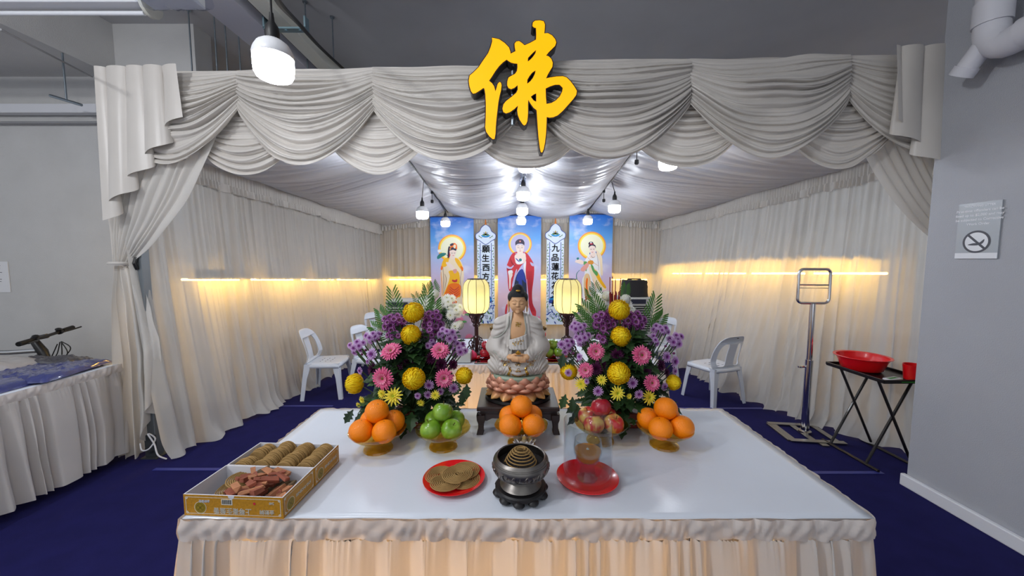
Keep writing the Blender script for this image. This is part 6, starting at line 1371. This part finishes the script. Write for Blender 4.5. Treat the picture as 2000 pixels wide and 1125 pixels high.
b = MB(); b.lathe([(0, .002), (.105, .002), (.118, .012), (.143, .085), (.146, .100), (.163, .104), (.165, .100), (.150, .094), (.139, .072), (.113, .008), (.1, -.001), (0, -.001)], 48); tag(b.build('basin', M_rb, loc=q), 'round red plastic basin on the black folding table', 'basin')
t = thing('red_mug', 'red plastic mug on the black folding table beside the basin', 'mug', (2.70, 2.43, TH+.006))
b = MB(); b.lathe([(0, 0), (.046, 0), (.050, .004), (.058, .100), (.060, .104), (.055, .103), (.046, .006), (0, .005)], 32); b.build('cup', M_rb, t); b = MB(); b.tube(smooth_path([(.055, 0, .085), (.082, 0, .08), (.08, 0, .035), (.05, 0, .025)], 4), .006, 8); b.build('handle', M_rb, t, rot=(0, 0, .6))
t = thing('wet_wipes', 'white and green tissue packet lying on the black folding table', 'packet', (2.56, 2.43, TH+.006), .3); boxo('pack', -.06, .06, -.025, .025, 0, .012, M_white, .004, t); boxo('green_label', -.045, .045, -.012, .012, .0121, .0125, mat('label green', (40, 140, 60), .4), 0, t)
b = MB(); b.box((0, 0, .002), (.15, .05, .003)); tag(b.build('green_card', mat('card green', (70, 190, 60), .4), loc=(2.62, 2.395, TH+.0065), rot=(0, 0, -.05), smooth=False), 'bright green card under the white packet on the black table', 'card')
# ================================================================== air coolers
M_ac = mat('cooler grey', (168, 168, 164), .45)
def cooler(px, Y, top, label, bag):
    q = P(px, 600, Y); t = thing('air_cooler', label, 'air cooler', (q.x, Y, 0)); w = .36
    boxo('body', -w/2, w/2, -.17, .17, .03, top, M_ac, .012, t); boxo('control_panel', -w/2+.03, w/2-.09, -.176, -.17, top-.075, top-.02, mat('panel dark', (36, 38, 54), .3), 0, t); boxo('grille_back', -w/2+.03, w/2-.03, -.172, -.168, top-.42, top-.10, M_black, 0, t)
    b = MB()
    for k in range(11): b.box((0, -.176, top-.12-.028*k), (w-.06, .012, .008))
    b.build('louver', M_ac, t, smooth=False)
    for sx in (-1, 1):
        for sy in (-1, 1): b = MB(); b.lathe([(0, 0), (.02, 0), (.024, .01), (.024, .025), (.01, .035), (0, .035)], 12, (sx*.14, sy*.13, 0)); b.build('caster', M_black, t)
    if bag:
        b = MB(); A = np.zeros((28, 9, 3)); nz = vnoise2(60)
        for i in range(28):
            for j in range(9): a = 2*PI*i/28; rr_ = (abs(math.cos(a))**6+abs(math.sin(a))**6)**(-1/6); v = j/8; A[i, j] = (.155*rr_*math.cos(a)*(1.02-.10*v)+.006*nz(i*.8, j), .11*rr_*math.sin(a)*(1-.1*v), .20*v+.006*nz(i*1.2+5, j))
        b.grid(A, cu=True); b.add(A[:, -1].tolist(), [tuple(range(28))]); b.add(A[:, 0].tolist(), [tuple(range(27, -1, -1))])
        b.tube([(-.09, 0, .198), (-.08, 0, .215), (.08, 0, .215), (.09, 0, .198)], .008, 6); tag(b.build('black_bag', mat('bag black', (22, 22, 28), .6), loc=(q.x-.005, Y, top+.006)), 'black boxy bag resting on top of the right air cooler', 'bag')
cooler(1238, 4.7, .955, 'grey air cooler with a black bag on it, behind the right flowers', True); cooler(790, 4.6, .93, 'grey air cooler behind the left flower arrangement', False)
# ================================================================== left table: wrapped cloth; bicycle
def wrap(name, c, sx, sy, h, seed, m, label, cat, rz=0.):
    n2 = vnoise2(seed); b = MB(); A = np.zeros((60, 40, 3))
    for i in range(60):
        for j in range(40):
            u, v = i/59*2-1, j/39*2-1; e = (1-abs(u)**8)*(1-abs(v)**8); wob = 1+.06*n2(u*2+3, v*2); z = h*e**.5*(.82+.18*n2(u*2.5+8, v*3))+e**.5*(.010*abs(n2(u*9+v*4, v*5+20))+.006*abs(n2(u*22+9, v*18-u*9+40))); A[i, j] = (u*sx*wob, v*sy*(1+.06*n2(v*2+9, u*2+4)), max(z, .001))
    b.grid(A); b.add([A[0, 0], A[-1, 0], A[-1, -1], A[0, -1]], [(3, 2, 1, 0)]); return tag(b.build(name, m, None, loc=c, rot=(0, 0, rz), angle=180), label, cat)
M_pb = mat('blue cloth in plastic', (62, 68, 122), .22, noise=.3, nscale=14, coat=1., bump=.5, bscale=26); M_pg = mat('grey cloth in plastic', (168, 166, 168), .28, noise=.15, nscale=14, coat=1., bump=.4, bscale=26); M_pk = mat('dark cloth in plastic', (74, 72, 76), .3, noise=.2, nscale=14, coat=1., bump=.4, bscale=26)
LT = .6925
wrap('wrapped_cloth', (-3.15, 2.05, LT), .32, .46, .05, 3, M_pb, 'blue cloth folded in clear plastic lying nearest on the left table', 'wrapped cloth', .05); wrap('wrapped_cloth', (-3.02, 2.30, LT+.012), .24, .22, .045, 4, M_pb, 'small blue cloth bundle in plastic at the far end of the left table', 'wrapped cloth', .2)
wrap('wrapped_cloth', (-3.55, 2.10, LT+.035), .42, .40, .075, 5, M_pg, 'big pale grey cloth bundle in plastic on the left table before the bicycle', 'wrapped cloth', -.05); wrap('wrapped_cloth', (-3.12, 2.46, LT+.005), .20, .08, .075, 6, M_pk, 'dark grey cloth bundle in plastic at the back of the left table', 'wrapped cloth', .1)
wrap('wrapped_cloth', (-3.10, 1.50, LT), .28, .14, .035, 8, M_pb, 'blue cloth bundle in plastic at the near left edge of the photo', 'wrapped cloth', -.06)
M_rub = mat('bike rubber', (18, 18, 20), .6); M_fr_ = mat('bike silver', (206, 208, 212), .25, .8); M_al = mat('bike black', (26, 26, 28), .4)
BY = 2.92
def bp_(px, py): return P(px, py, BY)
bo_ = Vector((-4.0, BY, 0)); t = thing('bicycle', 'bicycle with black handlebars and silver top tube behind the left table', 'bicycle', bo_)
hb = bp_(78, 682)-bo_; st_ = bp_(64, 662)-bo_; top = hb
wr = .27; fw = Vector((hb.x+.20, 0, wr)); rw_ = Vector((hb.x-.80, 0, wr))
for w_ in (fw, rw_):
    b = MB(); b.tube([(w_.x+wr*.93*math.cos(k*PI/24), 0, w_.z+wr*.93*math.sin(k*PI/24)) for k in range(48)], .022, 8, closed=True); wh = b.build('wheel', M_rub, t)
    b = MB(); b.tube([(w_.x, -.03, w_.z), (w_.x, .03, w_.z)], .02, 8)
    for k in range(18): a = k*PI/9; b.tube([(w_.x, 0, w_.z), (w_.x+wr*.92*math.cos(a), 0, w_.z+wr*.92*math.sin(a))], .0012, 4)
    b.build('spokes', M_fr_, wh)
sb_ = Vector((hb.x-.48, 0, hb.z-.03)); bbk = Vector((hb.x-.36, 0, .26))
b = MB(); b.tube([hb+Vector((-.02, 0, -.01)), bp_(20, 688)-bo_, sb_], .019, 10); b.build('top_tube', M_fr_, t)
b = MB(); b.tube([hb+Vector((-.0, 0, -.05)), bbk], .022, 10); b.tube([sb_+Vector((0, 0, .05)), bbk], .018, 10); b.tube([bbk, rw_], .012, 8); b.tube([sb_, rw_], .010, 8); b.build('frame', M_al, t)
b = MB(); b.tube([st_, hb+Vector((.02, 0, -.02)), hb+Vector((.05, 0, -.10))], [.024, .032, .026], 12); b.tube([hb+Vector((.05, 0, -.10)), fw], .016, 8); b.build('head_tube_and_fork', M_al, t)
hc = bp_(92, 656)-bo_
b = MB(); b.tube([st_, hc], .018, 10); b.build('stem', M_al, t)
hl_, hr2 = hc+Vector((.09, -.24, -.012)), hc+Vector((-.09, .25, .022))
b = MB(); b.tube([hl_, hc, hr2], .012, 10); b.build('handlebar', M_al, t)
for e_, d_ in ((hl_, (hc-hl_)), (hr2, (hc-hr2))):
    d_ = d_.normalized(); b = MB(); b.tube([e_, e_+d_*.11], .018, 12); b.build('grip', M_rub, t)
    b = MB(); b.tube([e_+d_*.13, e_+d_*.15], .022, 10); b.ell(e_+d_*.15+Vector((.0, 0, .022)), (.024, .02, .014), 10, 6); b.tube(smooth_path([e_+d_*.15+Vector((.02, 0, 0)), e_+d_*.11+Vector((.045, 0, .0)), e_+Vector((.075, 0, .006))], 4), .006, 8); b.build('brake_lever', M_al, t)
b = MB()
for (pa, pb, pc_) in (((112, 672), (104, 690), (97, 703)), ((117, 668), (112, 690), (103, 703)), ((120, 668), (121, 690), (118, 704)), ((120, 667), (138, 680), (121, 703)), ((119, 667), (132, 688), (122, 702))):
    b.tube(smooth_path([bp_(*pa)-bo_, bp_(*pb)-bo_, bp_(*pc_)-bo_, bp_(pc_[0]-16, 722)-bo_], 5), .0035, 6)
b.build('brake_cable', M_rub, t)
b = MB(); A_ = sb_+Vector((0, 0, .05)); b.tube([A_, A_+Vector((-.03, 0, .09))], .013, 8); b.ell(A_+Vector((-.05, 0, .115)), (.13, .07, .03), 14, 8); b.build('saddle', M_rub, t)
# ================================================================== unseen point lamps added to stand in for the hall lighting
for (x, y, z, e) in ((-1.2, .4, 2.9, 24), (-2.8, -.4, 2.9, 75)):
    l = bpy.data.lights.new('hall_fill', 'POINT'); l.energy = e; l.color = (.94, .96, 1); l.shadow_soft_size = .08; o = bpy.data.objects.new('hall_fill', l); COL.objects.link(o); o.location = (x, y, z)
